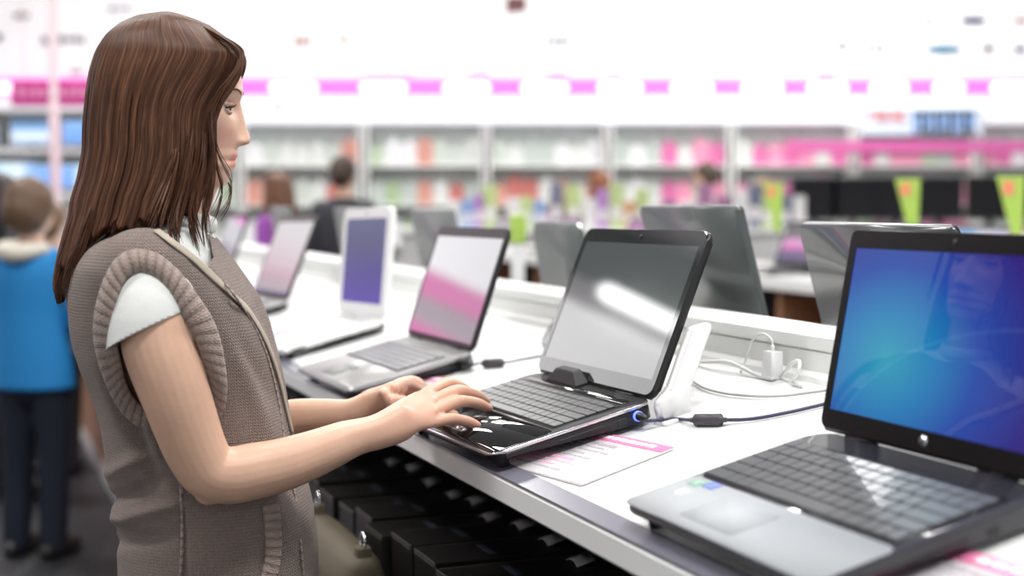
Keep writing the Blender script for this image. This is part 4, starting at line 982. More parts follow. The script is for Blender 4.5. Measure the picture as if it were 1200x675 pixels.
# brand wall: white fascia with logos, its overexposed glow put in as emission
r = empty('brand_fascia', loc=(2, Y0, wz(93, Y0)), label='white wall fascia, given a glow, with rows of small blurred brand logos', cat='sign')
def R(vf, r): return rel(vf, np.array(r.location))
X0, X1 = -8.5, 11.
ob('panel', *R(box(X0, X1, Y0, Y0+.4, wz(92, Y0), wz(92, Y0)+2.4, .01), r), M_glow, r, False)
lg = [(605, 5, 24, 20, (.55, .30, .30)), (357, 48, 22, 12, (.85, .45, .38)), (405, 46, 16, 9, (.8, .62, .5)), (655, 48, 32, 8, (.30, .38, .50)), (512, 50, 46, 5, (.72, .78, .85)), (813, 18, 20, 5, (.45, .5, .68)), (932, 18, 9, 9, (.85, .35, .25)), (858, 54, 46, 8, (.6, .65, .7)), (800, 51, 10, 7, (.6, .65, .7)),
      (985, 24, 34, 8, (.5, .52, .6)), (1075, 25, 40, 8, (.72, .66, .66)), (1137, 24, 32, 10, (.12, .18, .45)), (1192, 24, 18, 8, (.85, .4, .42)), (935, 57, 50, 9, (.75, .72, .72)), (985, 54, 10, 12, (.45, .47, .5)), (1025, 56, 24, 10, (.25, .36, .62)), (1050, 56, 20, 8, (.72, .66, .62)), (1103, 58, 44, 12, (.35, .68, .88)), (1155, 57, 10, 10, (.2, .2, .22)), (1193, 58, 16, 9, (.22, .28, .5)),
      (30, 18, 20, 9, (.78, .62, .62)), (60, 48, 16, 12, (.55, .55, .72)), (85, 46, 40, 10, (.72, .74, .80)), (145, 10, 26, 6, (.7, .72, .8)), (563, 84, 26, 5, (.30, .30, .48)), (655, 87, 24, 5, (.62, .30, .42)), (968, 88, 26, 6, (.25, .12, .16)), (2, 44, 8, 10, (.2, .45, .35)), (93, 84, 16, 7, (.6, .74, .66)), (460, 86, 60, 4, (.75, .80, .72)), (720, 84, 18, 5, (.80, .85, .62))]
for k, (x, y, w, h, c) in enumerate(lg):
    xa, xb = wx(x-w/2, Y0-.02), wx(x+w/2, Y0-.02); zc = wz(y, Y0-.02); hh = h/FPX*Y0/2
    c = tuple(q_**1.5*.36 for q_ in c); mm = P('logo_ink_%d' % k, c, .5); mb = MB()
    if k in (11, 17): mb.add(([(q[0], q[2], q[1]) for q in ellipsoid(((xa+xb)/2, zc, Y0-.006), ((xb-xa)/2, hh, .008), 24, 8)[0]], ellipsoid((0, 0, 0), (1, 1, 1), 24, 8)[1]))
    elif w < 14 or k in (0, 6): mb.add(prism([(xa, zc-hh), (xb, zc-hh*.8), (xb*.98+xa*.02, zc+hh), (xa, zc+hh*.9)], Y0-.014, Y0+.002, 'y'))
    else:
        n = max(3, int(w/7)); st = (xb-xa)/n
        for j in range(n): mb.add(box(xa+j*st, xa+(j+.72)*st, Y0-.014, Y0+.002, zc-hh*(.6+.4*((j*7+k) % 3)/2), zc+hh*(.6+.4*((j*5+k) % 2)), .002))
    q = mb.build('logo', mm, None); q.parent = r
    q.data.transform(Matrix.Translation(-Vector(r.location)))
# magenta light box strip with lamps
z0, z1 = wz(113, Y0-.1), wz(93, Y0-.1)
ob2 = ob('light_strip', *box(X0, X1, Y0-.1, Y0+.2, z0, z1, .01), M_magl, None, False)
tag(ob2, 'long glowing magenta strip running above the far shelves', 'light strip')
lx = [(18, 40), (345, 60), (450, 58), (547, 58), (638, 58), (726, 54), (810, 50), (892, 48), (968, 46), (1040, 44), (1110, 34), (1180, 42), (240, 50)]
for k, (x, w) in enumerate(sorted(lx)):
    w *= .74; xa, xb = wx(x-w/2, Y0-.13), wx(x+w/2, Y0-.13)
    t = empty('tube_lamp', loc=((xa+xb)/2, Y0-.13, (z0+z1)/2), label='glowing white lamp on the magenta strip, %s from the left' % ORD[k], cat='lamp', group='white lamps on the magenta strip')
    ob('diffuser', *tube([(-(xb-xa)/2, 0, 0), ((xb-xa)/2, 0, 0)], (z1-z0)*.27, 14), M_lamp, t)
    ob('end_holder', *box(-(xb-xa)/2-.02, -(xb-xa)/2+.01, -.02, .031, -.04, .04, .004), M_trunk, t, False); ob('end_holder', *box((xb-xa)/2-.01, (xb-xa)/2+.02, -.02, .031, -.04, .04, .004), M_trunk, t, False)
# white pelmet under the strip
pz0, pz1 = wz(145, Y0-.3), wz(112, Y0-.3)
r = empty('shelf_pelmet', loc=(2, Y0-.3, pz0), label='bright white pelmet band above the far product shelves', cat='pelmet')
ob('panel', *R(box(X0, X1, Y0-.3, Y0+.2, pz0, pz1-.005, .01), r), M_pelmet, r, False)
for x, y, w, h, c in ((327, 125, 26, 9, (.45, .40, .45)), (535, 128, 22, 16, (.72, .78, .88)), (925, 131, 8, 9, (.55, .60, .66)), (955, 122, 26, 6, (.72, .85, .60))):
    mb = MB(); xa, xb = wx(x-w/2, Y0-.3), wx(x+w/2, Y0-.3); zc = wz(y, Y0-.3); h2 = h/FPX*Y0/2
    mb.add(prism([(xa, zc-h2), (xa+(xb-xa)*.5, zc-h2), (xb, zc+h2), (xa+(xb-xa)*.5, zc+h2)], Y0-.306, Y0-.298, 'y')); q = mb.build('logo', P('pelmet_logo_%d' % x, c, .5), r); q.data.transform(Matrix.Translation(-Vector(r.location)))
# sign with red and blue words on the right
Ys = Y0-.36
r = empty('department_sign', loc=(wx(1078, Ys), Ys, wz(158, Ys)), label='long pale sign with red and blue blurred words under the magenta strip at right', cat='sign')
ob('board', *R(box(wx(1008, Ys), wx(1150, Ys), Ys, Ys+.05, wz(158, Ys), wz(126, Ys), .005), r), P('pale_blue_board', (.66, .74, .84), .4), r, False)
def word(xa, xb, ya, yb, n, mat, nm):
    mb = MB(); xs = np.linspace(wx(xa, Ys), wx(xb, Ys), n+1); za, zb = wz(yb, Ys), wz(ya, Ys); t = (zb-za)*.2
    for k in range(n):
        a, b = xs[k], xs[k]+(xs[1]-xs[0])*.75
        mb.add(box(a, a+t, Ys-.012, Ys+.002, za, zb)); mb.add(box(a, b, Ys-.012, Ys+.002, zb-t, zb))
        if k % 2: mb.add(box(b-t, b, Ys-.012, Ys+.002, za, zb))
        if k % 3: mb.add(box(a, b, Ys-.012, Ys+.002, za, za+t))
    q = mb.build(nm, mat, r); q.data.transform(Matrix.Translation(-Vector(r.location)))
word(1016, 1062, 129, 142, 5, P('red_letters', (.80, .18, .16), .5), 'red_word'); word(1068, 1142, 129, 156, 9, P('blue_letters', (.14, .30, .62), .5), 'blue_word')
# far wall shelving with hanging packets
M_peg = P('pegboard', (.42, .45, .43), .6); m = M_peg; q = NT(m)
tc = q.n('ShaderNodeTexCoord'); vo = q.n('ShaderNodeTexVoronoi', i_Scale=9.); q.l(tc.outputs['Object'], vo.inputs[0]); q.l(q.ramp(vo.outputs['Distance'], [(0, (.52, .56, .53)), (.8, (.66, .68, .67))]), q.b.inputs['Base Color'])
cols = {'pale': [(.62, .64, .62), (.52, .56, .52), (.70, .70, .72), (.45, .50, .47)], 'red': [(.50, .16, .14), (.58, .28, .23)], 'pink': [(.72, .28, .42), (.60, .15, .34)], 'green': [(.36, .46, .28), (.42, .50, .38)], 'dark': [(.12, .12, .16), (.25, .22, .26)]}
packm = {}
for kx, cl in cols.items():
    for j, c in enumerate(cl):
        packm[kx, j] = P('packet_%s_%d' % (kx, j), c, .4)
packmesh = {}
def packet(kx, j, x, y, z, s):
    if (kx, j) not in packmesh:
        mb = MB(); mb.add(box(-.07, .07, -.035, .035, 0, .17, .006)); mb.add(box(-.03, .03, -.004, .004, .168, .21, .002))
        me = ob('far_packet', mb.v, mb.f, packm[kx, j], None, False); packmesh[kx, j] = me.data; o = me
    else: o = bpy.data.objects.new('far_packet', packmesh[kx, j]); COL.objects.link(o)
    o.location = (x, y, z); o.scale = (s, 1, s*random.uniform(.9, 1.1))
    tag(o, {'pale': 'pale blurred packet on the far wall shelves', 'red': 'red blurred packet on the far wall shelves', 'pink': 'pink blurred packet on the far wall shelves', 'green': 'greenish blurred packet on the far wall shelves', 'dark': 'dark blurred packet on the far wall shelves'}[kx], 'packet', '%s packets on the far shelves' % kx)
YB = 14.32
nb = 9; xs = np.linspace(-4.0, 7.2, nb+1)
rr = random.Random(11)
for b in range(nb):
    xa, xb = xs[b]+.02, xs[b+1]-.02
    side = ORD[b]
    r = empty('wall_shelf', loc=((xa+xb)/2, YB, 0), label='tall pale display bay of hanging packets on the far wall, %s from the left' % side, cat='shelf', group='far wall display bays')
    ob('back_panel', *R(box(xa, xb, YB+.12, YB+.16, .05, pz0-.02), r), M_peg, r, False)
    for s in (xa, xb-.03): ob('upright', *R(box(s, s+.03, YB-.16, YB+.12, 0, pz0-.02, .003), r), M_trunk, r, False)
    for z in (.10, .55, 1.0, 1.40, 1.80): ob('shelf_board', *R(box(xa+.03, xb-.03, YB-.15, YB+.12, z+.010, z+.03, .003), r), M_trunk, r, False)
    for z in (1.03, 1.43, 1.83):
        n = 7
        for k in range(n):
            x = xa+.12+(xb-xa-.24)*k/(n-1); px = 600+x/YB*FPX
            kx = 'pale'; u = rr.random()
            if 585 < px < 640 or 495 < px < 545: kx = 'red' if u < .5 else kx
            elif 640 < px < 700: kx = 'red' if u < .28 else 'pink' if u < .48 else kx
            elif 700 < px < 800: kx = 'pink' if u < .2 else 'red' if u < .3 else kx
            elif px > 800: kx = 'pink' if u < .6 else 'dark' if u < .5 else kx
            elif u < .10: kx = 'green'
            elif u < .15: kx = 'red'
            if kx == 'pale' and rr.random() < .06: kx = 'green'
            packet(kx, rr.randrange(len(cols[kx])), x, YB-.03, z, rr.uniform(1.05, 1.4))
# magenta shelf edge band at the right
tag(ob('shelf_banner', *box(wx(930, 14.0), wx(1290, 14.0), 14.02, 14.06, wz(178, 14.0), wz(165, 14.0), .004), P('soft_magenta', (.62, .12, .36), .5), None, False), 'dusky magenta banner along the far shelves at right', 'banner')

# screens wall at left: shelf unit with monitors
Ym = 12.; zc = lambda y: wz(y, Ym)
xl, xr = wx(-60, Ym), wx(170, Ym)
r = empty('monitor_shelf', loc=((xl+xr)/2, Ym, 0), label='white shelving unit holding rows of lit monitors behind the child', cat='shelf')
ob('back_panel', *R(box(xl, xr, Ym+.45, Ym+.5, .1, zc(125)), r), M_trunk, r, False)
for y in (125, 174, 226, 300, 380): ob('shelf_board', *R(box(xl, xr, Ym-.05, Ym+.45, zc(y)-.045, zc(y), .004), r), P('grey_shelf', (.85, .86, .87), .4), r, False)
for x in (xl, xr-.05): ob('side_panel', *R(box(x, x+.05, Ym-.04, Ym+.5, 0, zc(125), .004), r), M_trunk, r, False)
mons = [(-22, 174, 20, 'blue'), (40, 174, 24, 'cloud'), (98, 174, 22, 'blue'), (140, 174, 20, 'blue'), (-30, 226, 24, 'pale'), (18, 226, 24, 'pale'), (66, 226, 22, 'blue'), (112, 226, 22, 'pale')]
scm = {}
for nm, f in {'blue': lambda q, x, y: q.ramp(y, [(0, (.15, .35, .85)), (1, (.25, .5, .95))]), 'cloud': lambda q, x, y: q.ramp(y, [(0, (.35, .55, .9)), (.3, (.9, .95, 1)), (.55, (.35, .6, .95)), (.9, (.02, .10, .25))]), 'pale': lambda q, x, y: q.ramp(x, [(0, (.55, .8, 1)), (.6, (.8, .92, 1)), (1, (.1, .35, .9))])}.items():
    mm = screenmat('monitor_'+nm, (.5, .7, 1), 1., .3); lid_glass(mm, f, 1.2); scm[nm] = mm
names = ['left edge of upper row', 'upper row over the black haired head', 'upper row, right beside the long hair', 'upper row hidden by the long hair', 'lower row beyond the left edge', 'lower row at the left edge', 'lower row left of the long hair', 'lower row behind the long hair']
for k, (x, y, hw, sc) in enumerate(mons):
    zb = zc(y); xa = wx(x, Ym+.15); w = hw*1.08/FPX*Ym; h = w*1.25
    t = empty('monitor', loc=(xa, Ym+.15, zb), label='lit blue monitor on the shelving, '+names[k], cat='monitor', group='monitors on the left shelving')
    ob('stand', *slab(.16, .12, 0, .01, .03, -.08, -.06), M_black, t); ob('neck', *box(-.025, .025, .005, .03, .005, .1, .004), M_black, t, False)
    ob('casing', *box(-w, w, -.015, .03, .035, .035+h, .006), M_trunk, t, False)
    plate2 = ob('screen', *box(-w+.012, w-.012, -.018, -.0145, .05, .02+h), scm[sc], t, False); c = mverts(plate2.data); set_uv(plate2.data, np.column_stack([(c[:, 0]+w)/(2*w), (c[:, 2]-.05)/(h-.03)]))
Yg = 11.2
r = empty('hanging_sign', loc=(wx(75, Yg), Yg, wz(125, Yg)), label='crimson hanging sign board with faint white lettering, left of the long hair', cat='sign')
ob('board', *R(box(wx(15, Yg), wx(150, Yg), Yg, Yg+.06, wz(124, Yg), wz(94, Yg), .006), r), M_magenta, r, False)
mb = MB(); rr = random.Random(2); x = wx(22, Yg)
while x < wx(135, Yg):
    w = rr.uniform(.03, .06); mb.add(box(x, x+w, Yg-.004, Yg+.002, wz(114, Yg), wz(104, Yg)+rr.uniform(0, .02), .001)); x += w+.018
q = mb.build('lettering', P('pale_pink_letters', (.80, .30, .50), .5), r); q.data.transform(Matrix.Translation(-Vector(r.location)))
for x in (wx(30, Yg), wx(130, Yg)): ob('hanger', *R(tube([(x, Yg+.03, wz(95, Yg)), (x, Yg+.03, 5.8)], .004, 8), r), M_chrome, r)
# translucent pinkish post with a tag
Yp = 8.6
p = at(63, 110, Yp)
r = empty('banner_pole', loc=(p[0], Yp, 0), label='slim pale pink pole rising past the crimson sign at left', cat='pole')
ob('pole', *tube([(0, 0, .02), (0, 0, 3.4)], .026, 14), P('pale_pole', (.78, .62, .66), .4), r); ob('foot', *lathe([(.01, 0), (.18, 0), (.18, .015), (.03, .03), (.01, .03)], 24), M_trunk, r)
ob('pink_sleeve', *tube([(0, 0, wz(225, Yp)), (0, 0, wz(125, Yp))], .034, 14), P('pink_sleeve', (.74, .56, .61), .45), r)

# ------------------------------------------------------------------ second and third counters
def flat_counter(nm, w, a0, a1, z, depth, label):
    c = uv_w((a0+a1)/2, w, 0); r = empty(nm, loc=c, label=label, cat='counter')
    sh = lambda vf: ([tuple(np.array(p)-c) for p in vf[0]], vf[1])
    ob('worktop', *sh(prof([(w, z-.05), (w, z), (w+depth, z), (w+depth, z-.05)], a0, a1)), M_white, r, False)
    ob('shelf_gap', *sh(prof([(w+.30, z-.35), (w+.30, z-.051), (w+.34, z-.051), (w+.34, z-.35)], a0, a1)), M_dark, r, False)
    ob('kick_panel', *sh(prof([(w+.05, .05), (w+.05, z-.35), (w+depth-.05, z-.35), (w+depth-.05, .05)], a0, a1)), M_brown, r, False)
    ob('plinth', *sh(prof([(w+.08, 0), (w+.08, .05), (w+depth-.08, .05), (w+depth-.08, 0)], a0, a1)), M_black, r, False)
    n = int((a1-a0)/.9)
    for k in range(n+1): ob('upright', *sh(prof([(w+.04, z-.35), (w+.04, z-.051), (w+depth-.04, z-.051), (w+depth-.04, z-.35)], a0+(a1-a0-.04)*k/n, a0+(a1-a0-.04)*k/n+.04)), M_brown, r, False)
flat_counter('display_counter', 3.5, 2.6, 10.4, 1.10, .9, 'white flat display counter in the next aisle with brown base')
def flatM(a, w, z, W): return frameM(uv_w(a+W/2, w, z), -U, VH, Z)
scx = {}
def farscreen(nm, f, es=.8):
    m = screenmat('far_'+nm, (.5, .5, .5), es, .35); lid_glass(m, f, es); scx[nm] = m
farscreen('pinkband', lambda q, x, y: q.ramp(y, [(0, (.10, .06, .18)), (.25, (.12, .08, .25)), (.38, (.85, .2, .6)), (.6, (.95, .45, .8)), (.66, (.16, .12, .17)), (1, (.20, .17, .22))]))
farscreen('bluewhite', lambda q, x, y: q.ramp(x, [(0, (.12, .42, .9)), (.35, (.30, .58, .95)), (.5, (.75, .76, .88)), (1, (.62, .60, .78))]))
farscreen('grey', lambda q, x, y: q.ramp(y, [(0, (.20, .21, .21)), (1, (.30, .31, .31))]), .6)
farscreen('pink', lambda q, x, y: q.ramp(y, [(0, (.80, .42, .55)), (1, (.88, .55, .66))]))
farscreen('plum', lambda q, x, y: q.ramp(y, [(0, (.25, .10, .30)), (1, (.42, .10, .36))]))
def a_on(px, w, z):
    lo, hi = .2, 40
    for _ in range(50):
        m_ = (lo+hi)/2; d = uv_w(m_, w, z-CAMH)
        dep = d[1]*CP-d[2]*SP
        if 600+FPX*d[0]/dep > px: lo = m_
        else: hi = m_
    return lo
stf = dict(base=M_black, deck=M_deckC, lid=M_black, bez=M_black, lrad=.012, keys=None)
far = [(955, 3.62, 'pinkband', 'distant laptop with a pink band across its dark screen'), (1060, 3.62, 'grey', 'distant laptop with dull grey screen and green card at its right'), (1165, 3.62, 'bluewhite', 'distant laptop with pale blue and white screen at right'), (1255, 3.62, 'pink', 'distant laptop with rosy screen at the right edge'),
       (855, 3.62, 'plum', 'distant laptop with plum screen, second from the right of the plum screened ones'), (755, 3.62, 'plum', 'distant laptop with plum screen behind the grey lid of the near counter'), (668, 3.62, 'plum', 'distant laptop with dark violet screen above the slate netbook'), (590, 3.62, 'grey', 'distant grey laptop on the next aisle counter left of the slate netbook'), (505, 3.62, 'grey', 'distant grey laptop beside the white laptop'), (440, 3.62, 'grey', 'distant grey laptop hidden behind the white laptop'), (290, 3.62, 'pinkband', 'distant laptop with glowing pink screen beside the face of the woman')]
for x, w, sc, lb in far:
    s = dict(stf); s['scr'] = scx[sc]; a = a_on(x, w+.25, 1.2)
    if a > 9.9: continue
    laptop(flatM(a, w, 1.1005, .37), lb, s, .37, .25, .245, .03, 2.0, group='laptops on the next aisle counter')
def tent(px, py, w, label, h=.17):
    a = a_on(px, w, 1.25); p = uv_w(a, w, 1.1005)
    r = empty('price_flag', frameM(p, -U*.75+VH*.66, (VH*.75+U*.66), Z), label=label, cat='price flag', group='lime price flags')
    ob('post', *tube([(0, 0, .006), (0, 0, .24)], .005, 8), M_chrome, r); ob('foot', *lathe([(.002, 0), (.035, 0), (.035, .006), (.002, .008)], 20), M_chrome, r)
    ob('flag', *prism([(-.05, .45), (.052, .45), (.046, .20), (.016, .20)], -.006, .006, 'y'), M_green, r, False)
    ob('red_mark', *box(-.025, .015, -.0085, -.005, .38, .43), P('red_mark', (.8, .25, .15), .5), r, False)
tent(1062, 0, 3.72, 'lime green price flag right of the distant grey laptop'); tent(1182, 0, 3.72, 'lime green price flag right of the distant blue and white laptop'); tent(905, 0, 3.9, 'lime green price flag beyond the distant plum laptops')
# row of black televisions far right
r = empty('display_counter', loc=(2.6, 12.2, 0), label='far white counter carrying dark televisions and coloured boxes', cat='counter')
ob('worktop', *box(-3.6, 3.6, -.35, .35, 1.19, 1.23, .005), M_white, r, False); ob('front_panel', *box(-3.55, 3.55, -.30, .30, .08, 1.19, .004), P('pale_panel', (.6, .6, .6), .5), r, False); ob('plinth', *box(-3.5, 3.5, -.27, .27, 0, .08), M_black, r, False)
tvn = 0
for px in (955, 1000, 1050, 1100, 1160, 1215):
    p = (wx(px, 12.2), 12.2, 1.2305)
    t = empty('television', frameM(p, (1, 0, 0), (0, 1, 0), (0, 0, 1)), label='dark far television over the distant laptops, %s from the left' % ORD[tvn], cat='television', group='dark far televisions'); tvn += 1
    hw = .21
    ob('stand', *slab(.24, .18, 0, .012, .05, -.12, -.09), M_black, t); ob('neck', *box(-.03, .03, -.01, .02, .01, .1, .004), M_black, t, False)
    ob('casing', *box(-hw, hw, -.02, .03, .07, .07+.38, .01), P('tv_black_%d' % (tvn % 3), [(.012, .012, .014), (.03, .03, .05), (.025, .02, .012)][tvn % 3], .3), t, False); ob('screen', *box(-hw+.02, hw-.02, -.024, -.019, .09, .07+.36), P('tv_glass', (.010, .010, .012), .25, spec=.2), t, False)
rr = random.Random(4)
bc = [('sky blue', (.10, .30, .75)), ('violet', (.45, .10, .60)), ('lime', (.50, .68, .15)), ('white', (.8, .8, .8)), ('navy', (.05, .07, .2)), ('plum', (.35, .06, .28)), ('orange', (.7, .3, .08))]
seq = [(532, 'white'), (548, 'sky blue'), (562, 'violet'), (574, 'lime'), (602, 'white'), (617, 'lime'), (632, 'sky blue'), (652, 'navy'), (672, 'lime'), (690, 'white'), (706, 'violet'), (722, 'lime'), (738, 'orange'), (752, 'lime'), (784, 'plum'), (806, 'white'), (826, 'plum'), (846, 'plum'), (868, 'white'), (884, 'navy'), (898, 'lime'), (918, 'navy'), (936, 'white')]
cnt = {}
for px, cn in seq:
    c = dict(bc)[cn]; p = (wx(px, 12.0), 12.0+(.0 if px < 940 else .0), 1.2305); sx = rr.uniform(.045, .066); h = rr.uniform(.22, .40)
    cnt[cn] = cnt.get(cn, 0)+1
    t = empty('product_box', frameM(p, (1, 0, 0), (0, 1, 0), (0, 0, 1)), label='%s blurred box on the far counter, %s of that colour from the left' % (cn, ORD[cnt[cn]-1]), cat='box', group='coloured boxes on the far counter')
    ob('carton', *box(-sx, sx, -.05, .05, 0, h, .004), P('box_'+cn.replace(' ', '_'), tuple(.6*q_+.4*(.25+.35*sum(c)/3) for q_ in c), .4), t, False); ob('label', *box(-sx*.7, sx*.7, -.053, -.049, h*.2, h*.5), M_paper, t, False)
# grey dark equipment behind the white laptop, lime box beside the netbook
p = uv_w(a_on(607, 1.62, 1.25), 1.62, plane_z(2*WC-1.62))
p = at(607, 300, 5.2); p[2] = 0
r = empty('display_stand', loc=p, label='lime topped white display stand left of the slate netbook', cat='stand')
ob('column', *box(-.025, .025, -.025, .025, 0, wz(285, 5.2), .005), M_white, r, False); ob('lime_cap', *box(-.03, .03, -.03, .03, wz(285, 5.2), wz(252, 5.2), .006), M_green, r, False)

# ------------------------------------------------------------------ people in the distance
def figure(loc_, h, face, label, hairc, topc, botc, hairstyle='short', skin=(.62, .40, .30), arms='down', voxel=.010, hs=1., collar=None, topn='jacket'):
    c, s = math.cos(face), math.sin(face)
    k = h/1.75
    def G(x, y, z): return (k*(c*x-s*y), k*(s*x+c*y), k*z)
    def tb(pts, r, n=14, m=18, flat=None, re_=True): return tube([G(*p) for p in pts], [k*q for q in r], n, m, (c, s, 0.01), None if flat is None else [k*q for q in flat], re_)
    root = empty('person', loc=loc_, label=label, cat='person')
    hd = ellipsoid(G(.012, 0, 1.635), (k*.092*hs, k*.076*hs, k*.115*hs), 24, 16, None); v = np.array(hd[0])-np.array(G(.012, 0, 1.635)); Rm = np.array([[c, -s, 0], [s, c, 0], [0, 0, 1]]); v = v@Rm.T
    hd = ([tuple(q+np.array(G(.012, 0, 1.635))) for q in v], hd[1])
    jaw = tb([(.03, 0, 1.60), (.055, 0, 1.555)], [.058, .038], 14, 6, [.056, .036]); nose = tb([(.095, 0, 1.65), (.112, 0, 1.615)], [.010, .015], 8, 5)
    neck_ = tb([(0, 0, 1.40), (.01, 0, 1.56)], [.062, .055], 14, 6)
    trunk = tb([(0, 0, .92), (0, 0, 1.05), (0, 0, 1.25), (0, 0, 1.38), (0, 0, 1.45)], [.10, .095, .11, .10, .05], 20, 20, [.155, .135, .165, .175, .07])
    ar = []; sle = []; 
    for sg in (-1, 1):
        if arms == 'front': pts = [(0, sg*.18, 1.39), (.03, sg*.23, 1.12), (.26, sg*.14, 1.08)]
        else: pts = [(0, sg*.18, 1.39), (-.02, sg*.235, 1.12), (.05, sg*.235, .86)]
        ar.append(tb(pts, [.048, .040, .028], 12, 18)); e = np.array(pts[-1]); d = e-np.array(pts[-2]); d /= np.linalg.norm(d)
        ar.append(tb([tuple(e-d*.02), tuple(e+d*.07), tuple(e+d*.10)], [.026, .030, .022], 10, 8, [.016, .014, .012]))
        for j in range(4):
            o = np.array([0, (j-1.5)*.016, 0]) if arms == 'front' else np.array([(j-1.5)*.016, 0, 0]); ar.append(tb([tuple(e+d*.09+o), tuple(e+d*.14+o), tuple(e+d*.17+o+np.array([.01, 0, -.008]))], [.0088, .0082, .007], 8, 8))
        o = np.array([0, -sg*.03, 0]) if arms == 'front' else np.array([.035, 0, 0]); ar.append(tb([tuple(e+d*.02+o*.6), tuple(e+d*.07+o*1.25)], [.012, .009], 8, 6))
        sle.append(tb([pts[0], pts[1], tuple(e-d*.01)], [.068, .056, .045], 14, 18))
    lg_ = [tb([(0, sg*.085, .95), (.01, sg*.09, .50), (-.02, sg*.095, .07)], [.085, .055, .042], 12, 16) for sg in (-1, 1)]
    ft = [tb([(-.05, sg*.095, .04), (.13, sg*.105, .03)], [.035, .026], 10, 8) for sg in (-1, 1)]
    link('body', remesh([hd, jaw, nose, neck_, trunk]+ar+lg_+ft, voxel*.8, 3), skinmat('skin_%.2f_%.2f' % skin[:2], skin), root)
    jk = [tb([(0, 0, .80), (0, 0, .95), (0, 0, 1.15), (0, 0, 1.33), (0, 0, 1.42), (0, 0, 1.47)], [.135, .133, .128, .128, .105, .07], 22, 24, [.205, .19, .18, .20, .185, .085], False)]+sle
    top = link(topn, remesh(jk, voxel, 4), P('cloth_%.2f_%.2f_%.2f' % topc, topc, .75), root)
    if collar: ob('hood', *tb([(-.06, -.10, 1.455), (-.135, 0, 1.44), (-.06, .10, 1.455), (.02, .09, 1.47)], [.03, .045, .04, .028], 12, 26), P('collar_%.2f' % collar[0], collar, .9), top)
    tr = [tb([(0, sg*.085, .90), (.012, sg*.092, .50), (-.02, sg*.097, .06)], [.102, .078, .064], 14, 20) for sg in (-1, 1)]+[tb([(0, 0, .82), (0, 0, .98)], [.115, .11], 18, 6, [.165, .155])]
    link('trousers', remesh(tr, voxel, 3), P('cloth_%.2f_%.2f_%.2f' % botc, botc, .85), root)
    for sg in (-1, 1):
        mb = MB(); mb.add(tb([(-.07, sg*.095, .045), (.03, sg*.10, .052), (.16, sg*.108, .036)], [.040, .046, .032], 14, 14)); mb.add(box(0, .001, 0, .001, 0, .001)) if False else None; ob('shoe', mb.v, mb.f, M_black, root)
    hp = []
    for dx, dy, dz, rx in ((-.012, 0, 1.668, .105), (-.04, 0, 1.63, .095)): 
        e_ = ellipsoid((0, 0, 0), (k*rx*hs, k*rx*.90*hs, k*rx*.98*hs), 24, 14); hp.append(([tuple(np.array(q)@Rm.T+np.array(G(dx, dy, dz))) for q in e_[0]], e_[1]))
    if hairstyle == 'long':
        hp.append(tb([(-.05, 0, 1.68), (-.085, 0, 1.52), (-.10, 0, 1.38)], [.085, .07, .04], 16, 14, [.10, .105, .08]))
        for sg in (-1, 1): hp.append(tb([(.01, sg*.075, 1.66), (.02, sg*.088, 1.54), (.01, sg*.085, 1.42)], [.04, .035, .02], 12, 12, [.022, .022, .014]))
    link('hair', remesh(hp, voxel, 3), P('hair_%.2f_%.2f' % hairc[:2], hairc, .5), root)
    return root
# child in blue
cx = at(44, 655, 5.65); cx[2] = 0
M_ = figure(cx, 1.52, 1.35, 'child in bright blue jacket and dark jeans standing at the counter, seen from behind', (.10, .055, .03), (.012, .20, .50), (.006, .009, .022), 'short', arms='front', voxel=.009, hs=1.22, collar=(.62, .58, .50))
def at_z(px, Y): p = at(px, 237, Y); p[2] = 0; return p
figure(at_z(2, 6.7), 1.58, 1.2, 'black haired person half out of frame beyond the child in blue', (.012, .010, .010), (.05, .05, .06), (.03, .03, .04), 'long')
figure(at_z(60, 7.4), 1.44, 1.5, 'brown haired person peeking out just right of the child in blue', (.16, .085, .045), (.42, .40, .38), (.05, .05, .06), 'short')
figure(at_z(322, 9.4), 1.64, 2.9, 'woman with auburn hair in white and purple top, facing left beyond the counter', (.12, .05, .025), (.24, .05, .30), (.05, .05, .07), 'long')
figure(at_z(403, 9.9), 1.77, 1.25, 'man in dark suit seen from behind above the small white laptop', (.045, .025, .015), (.035, .038, .045), (.03, .03, .035), 'short')
figure(at_z(700, 13.4), 1.74, 2.6, 'far person with reddish hair and dark blue top, behind the black laptop in use', (.20, .07, .03), (.03, .07, .18), (.05, .05, .08), 'long')
figure(at_z(826, 13.5), 1.83, 2.8, 'far dark haired person in pale top over the large grey laptop lid', (.06, .04, .025), (.60, .56, .55), (.08, .06, .10), 'short')
figure(at_z(893, 13.4), 1.66, 2.4, 'far person in whitish top near the lime flag', (.25, .14, .07), (.68, .68, .62), (.05, .05, .05), 'short')
figure(at_z(655, 13.6), 1.62, 1.6, 'far person in pale pink top left of the reddish haired one', (.30, .2, .12), (.70, .52, .58), (.2, .1, .25), 'long')
# ------------------------------------------------------------------ left wall out of view: banners, and panels and lamp added for reflections
zl = 2.95
M_magwall = P('backlit_crimson', (.6, .02, .28), .5, emit=(.9, .03, .42), es=1.3); M_wallglow = P('glow_wall_white', (.8, .8, .8), .5, emit=(1, 1, 1), es=1.7)
tag(ob('wall_banner', *box(-8.95, -8.9, 9., 15., 2.62, 2.95, .005), M_magwall, None, False), 'long crimson banner on the left wall beyond the frame', 'banner')
tag(ob('wall_banner', *box(-8.95, -8.9, 9., 15., 3.30, 3.55, .005), M_magwall, None, False), 'upper crimson banner on the left wall beyond the frame', 'banner')

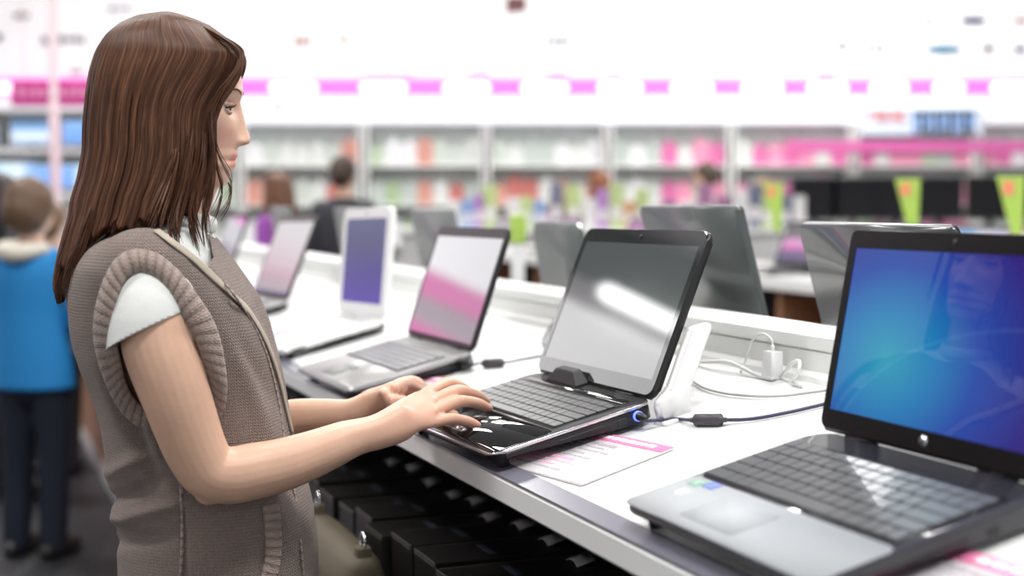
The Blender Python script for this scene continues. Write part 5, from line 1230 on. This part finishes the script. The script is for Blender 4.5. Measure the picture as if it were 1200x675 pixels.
tag(ob('wall_glow_panel', *box(-8.95, -8.88, 5., 15., 3.62, 4.62, .005), M_wallglow, None, False), 'white glowing panel added on the left wall beyond the frame for screen reflections', 'glow panel')  # unseen glow added to brighten the screen reflections, also lights from the left
tag(ob('wall_panel', *box(-8.95, -8.9, 4., 15., 4.98, 5.7, .005), M_greywall, None, False), 'grey green panel added high on the left wall beyond the frame for reflections', 'panel')  # unseen, added for the darker upper part of the screen reflection
t = empty('tube_lamp', loc=(-8.74, 9.2, 4.84), label='bright white tube lamp added high on the left wall beyond the frame for reflections', cat='lamp')  # unseen lamp added to draw the white bar in the laptop screen
ob('diffuser', *tube([(0, -1.7, 0), (0, 1.5, 0)], .10, 14), P('lamp_bright', (.9, .9, .9), .5, emit=(1, 1, 1), es=5.), t); ob('fitting', *box(-.257, -.06, -1.7, 1.5, -.05, .05, .004), M_trunk, t, False)
# ------------------------------------------------------------------ light
wd = bpy.data.worlds.new('shop_air'); SC.world = wd; wd.use_nodes = True
wd.node_tree.nodes['Background'].inputs[0].default_value = (.97, .985, 1, 1); wd.node_tree.nodes['Background'].inputs[1].default_value = .85
def area(name, loc_, sx, sy, power, col=(1, .985, .96), rot=(0, 0, 0)):
    l = bpy.data.lights.new(name, 'AREA'); l.shape = 'RECTANGLE'; l.size = sx; l.size_y = sy; l.energy = power; l.color = col
    o = bpy.data.objects.new(name, l); COL.objects.link(o); o.location = loc_; o.rotation_euler = rot; return o
for k, (x, y) in enumerate(((-3.2, 1.6), (.6, .4), (.6, 4.6), (-3.5, 6.5), (3.6, 2.6), (4.0, 8.5), (-2.0, 11.), (3.0, 12.5))):
    t = empty('ceiling_light', loc=(x, y, 5.42), label='rectangular ceiling light panel above the frame', cat='ceiling light', group='ceiling light panels')
    ob('housing', *box(-.75, .75, -.35, .35, .06, .14, .01), M_trunk, t, False); ob('diffuser', *slab(1.4, .6, .045, .06, .02, -.7, -.3), P('diffuser_white', (.9, .9, .9), .4, emit=(1, 1, 1), es=3.), t)
    for sx in (-.6, .6): ob('suspension_wire', *tube([(sx, 0, .13), (sx, 0, .39)], .004, 6), M_chrome, t)
    area('shop_lamp', (x, y, 5.44), 1.4, .6, 150 if y < 10 else 240)
# ------------------------------------------------------------------ camera
cd = bpy.data.cameras.new('camera'); cam = bpy.data.objects.new('camera', cd); COL.objects.link(cam)
cam.location = (0, 0, CAMH); cam.rotation_euler = (PI/2-PITCH, 0, 0)
cd.sensor_width = 36; cd.lens = FPX*36/1200; cd.clip_start = .05; cd.clip_end = 100
cd.dof.use_dof = True; cd.dof.focus_distance = 1.88; cd.dof.aperture_fstop = 2.4; cd.dof.aperture_blades = 0
SC.camera = cam
vs = SC.view_settings; vs.view_transform = 'Standard'; vs.look = 'None'; vs.gamma = 1; vs.use_curve_mapping = False; vs.exposure = .0
SC.cycles.use_denoising = True
SC.cycles.max_bounces = 8
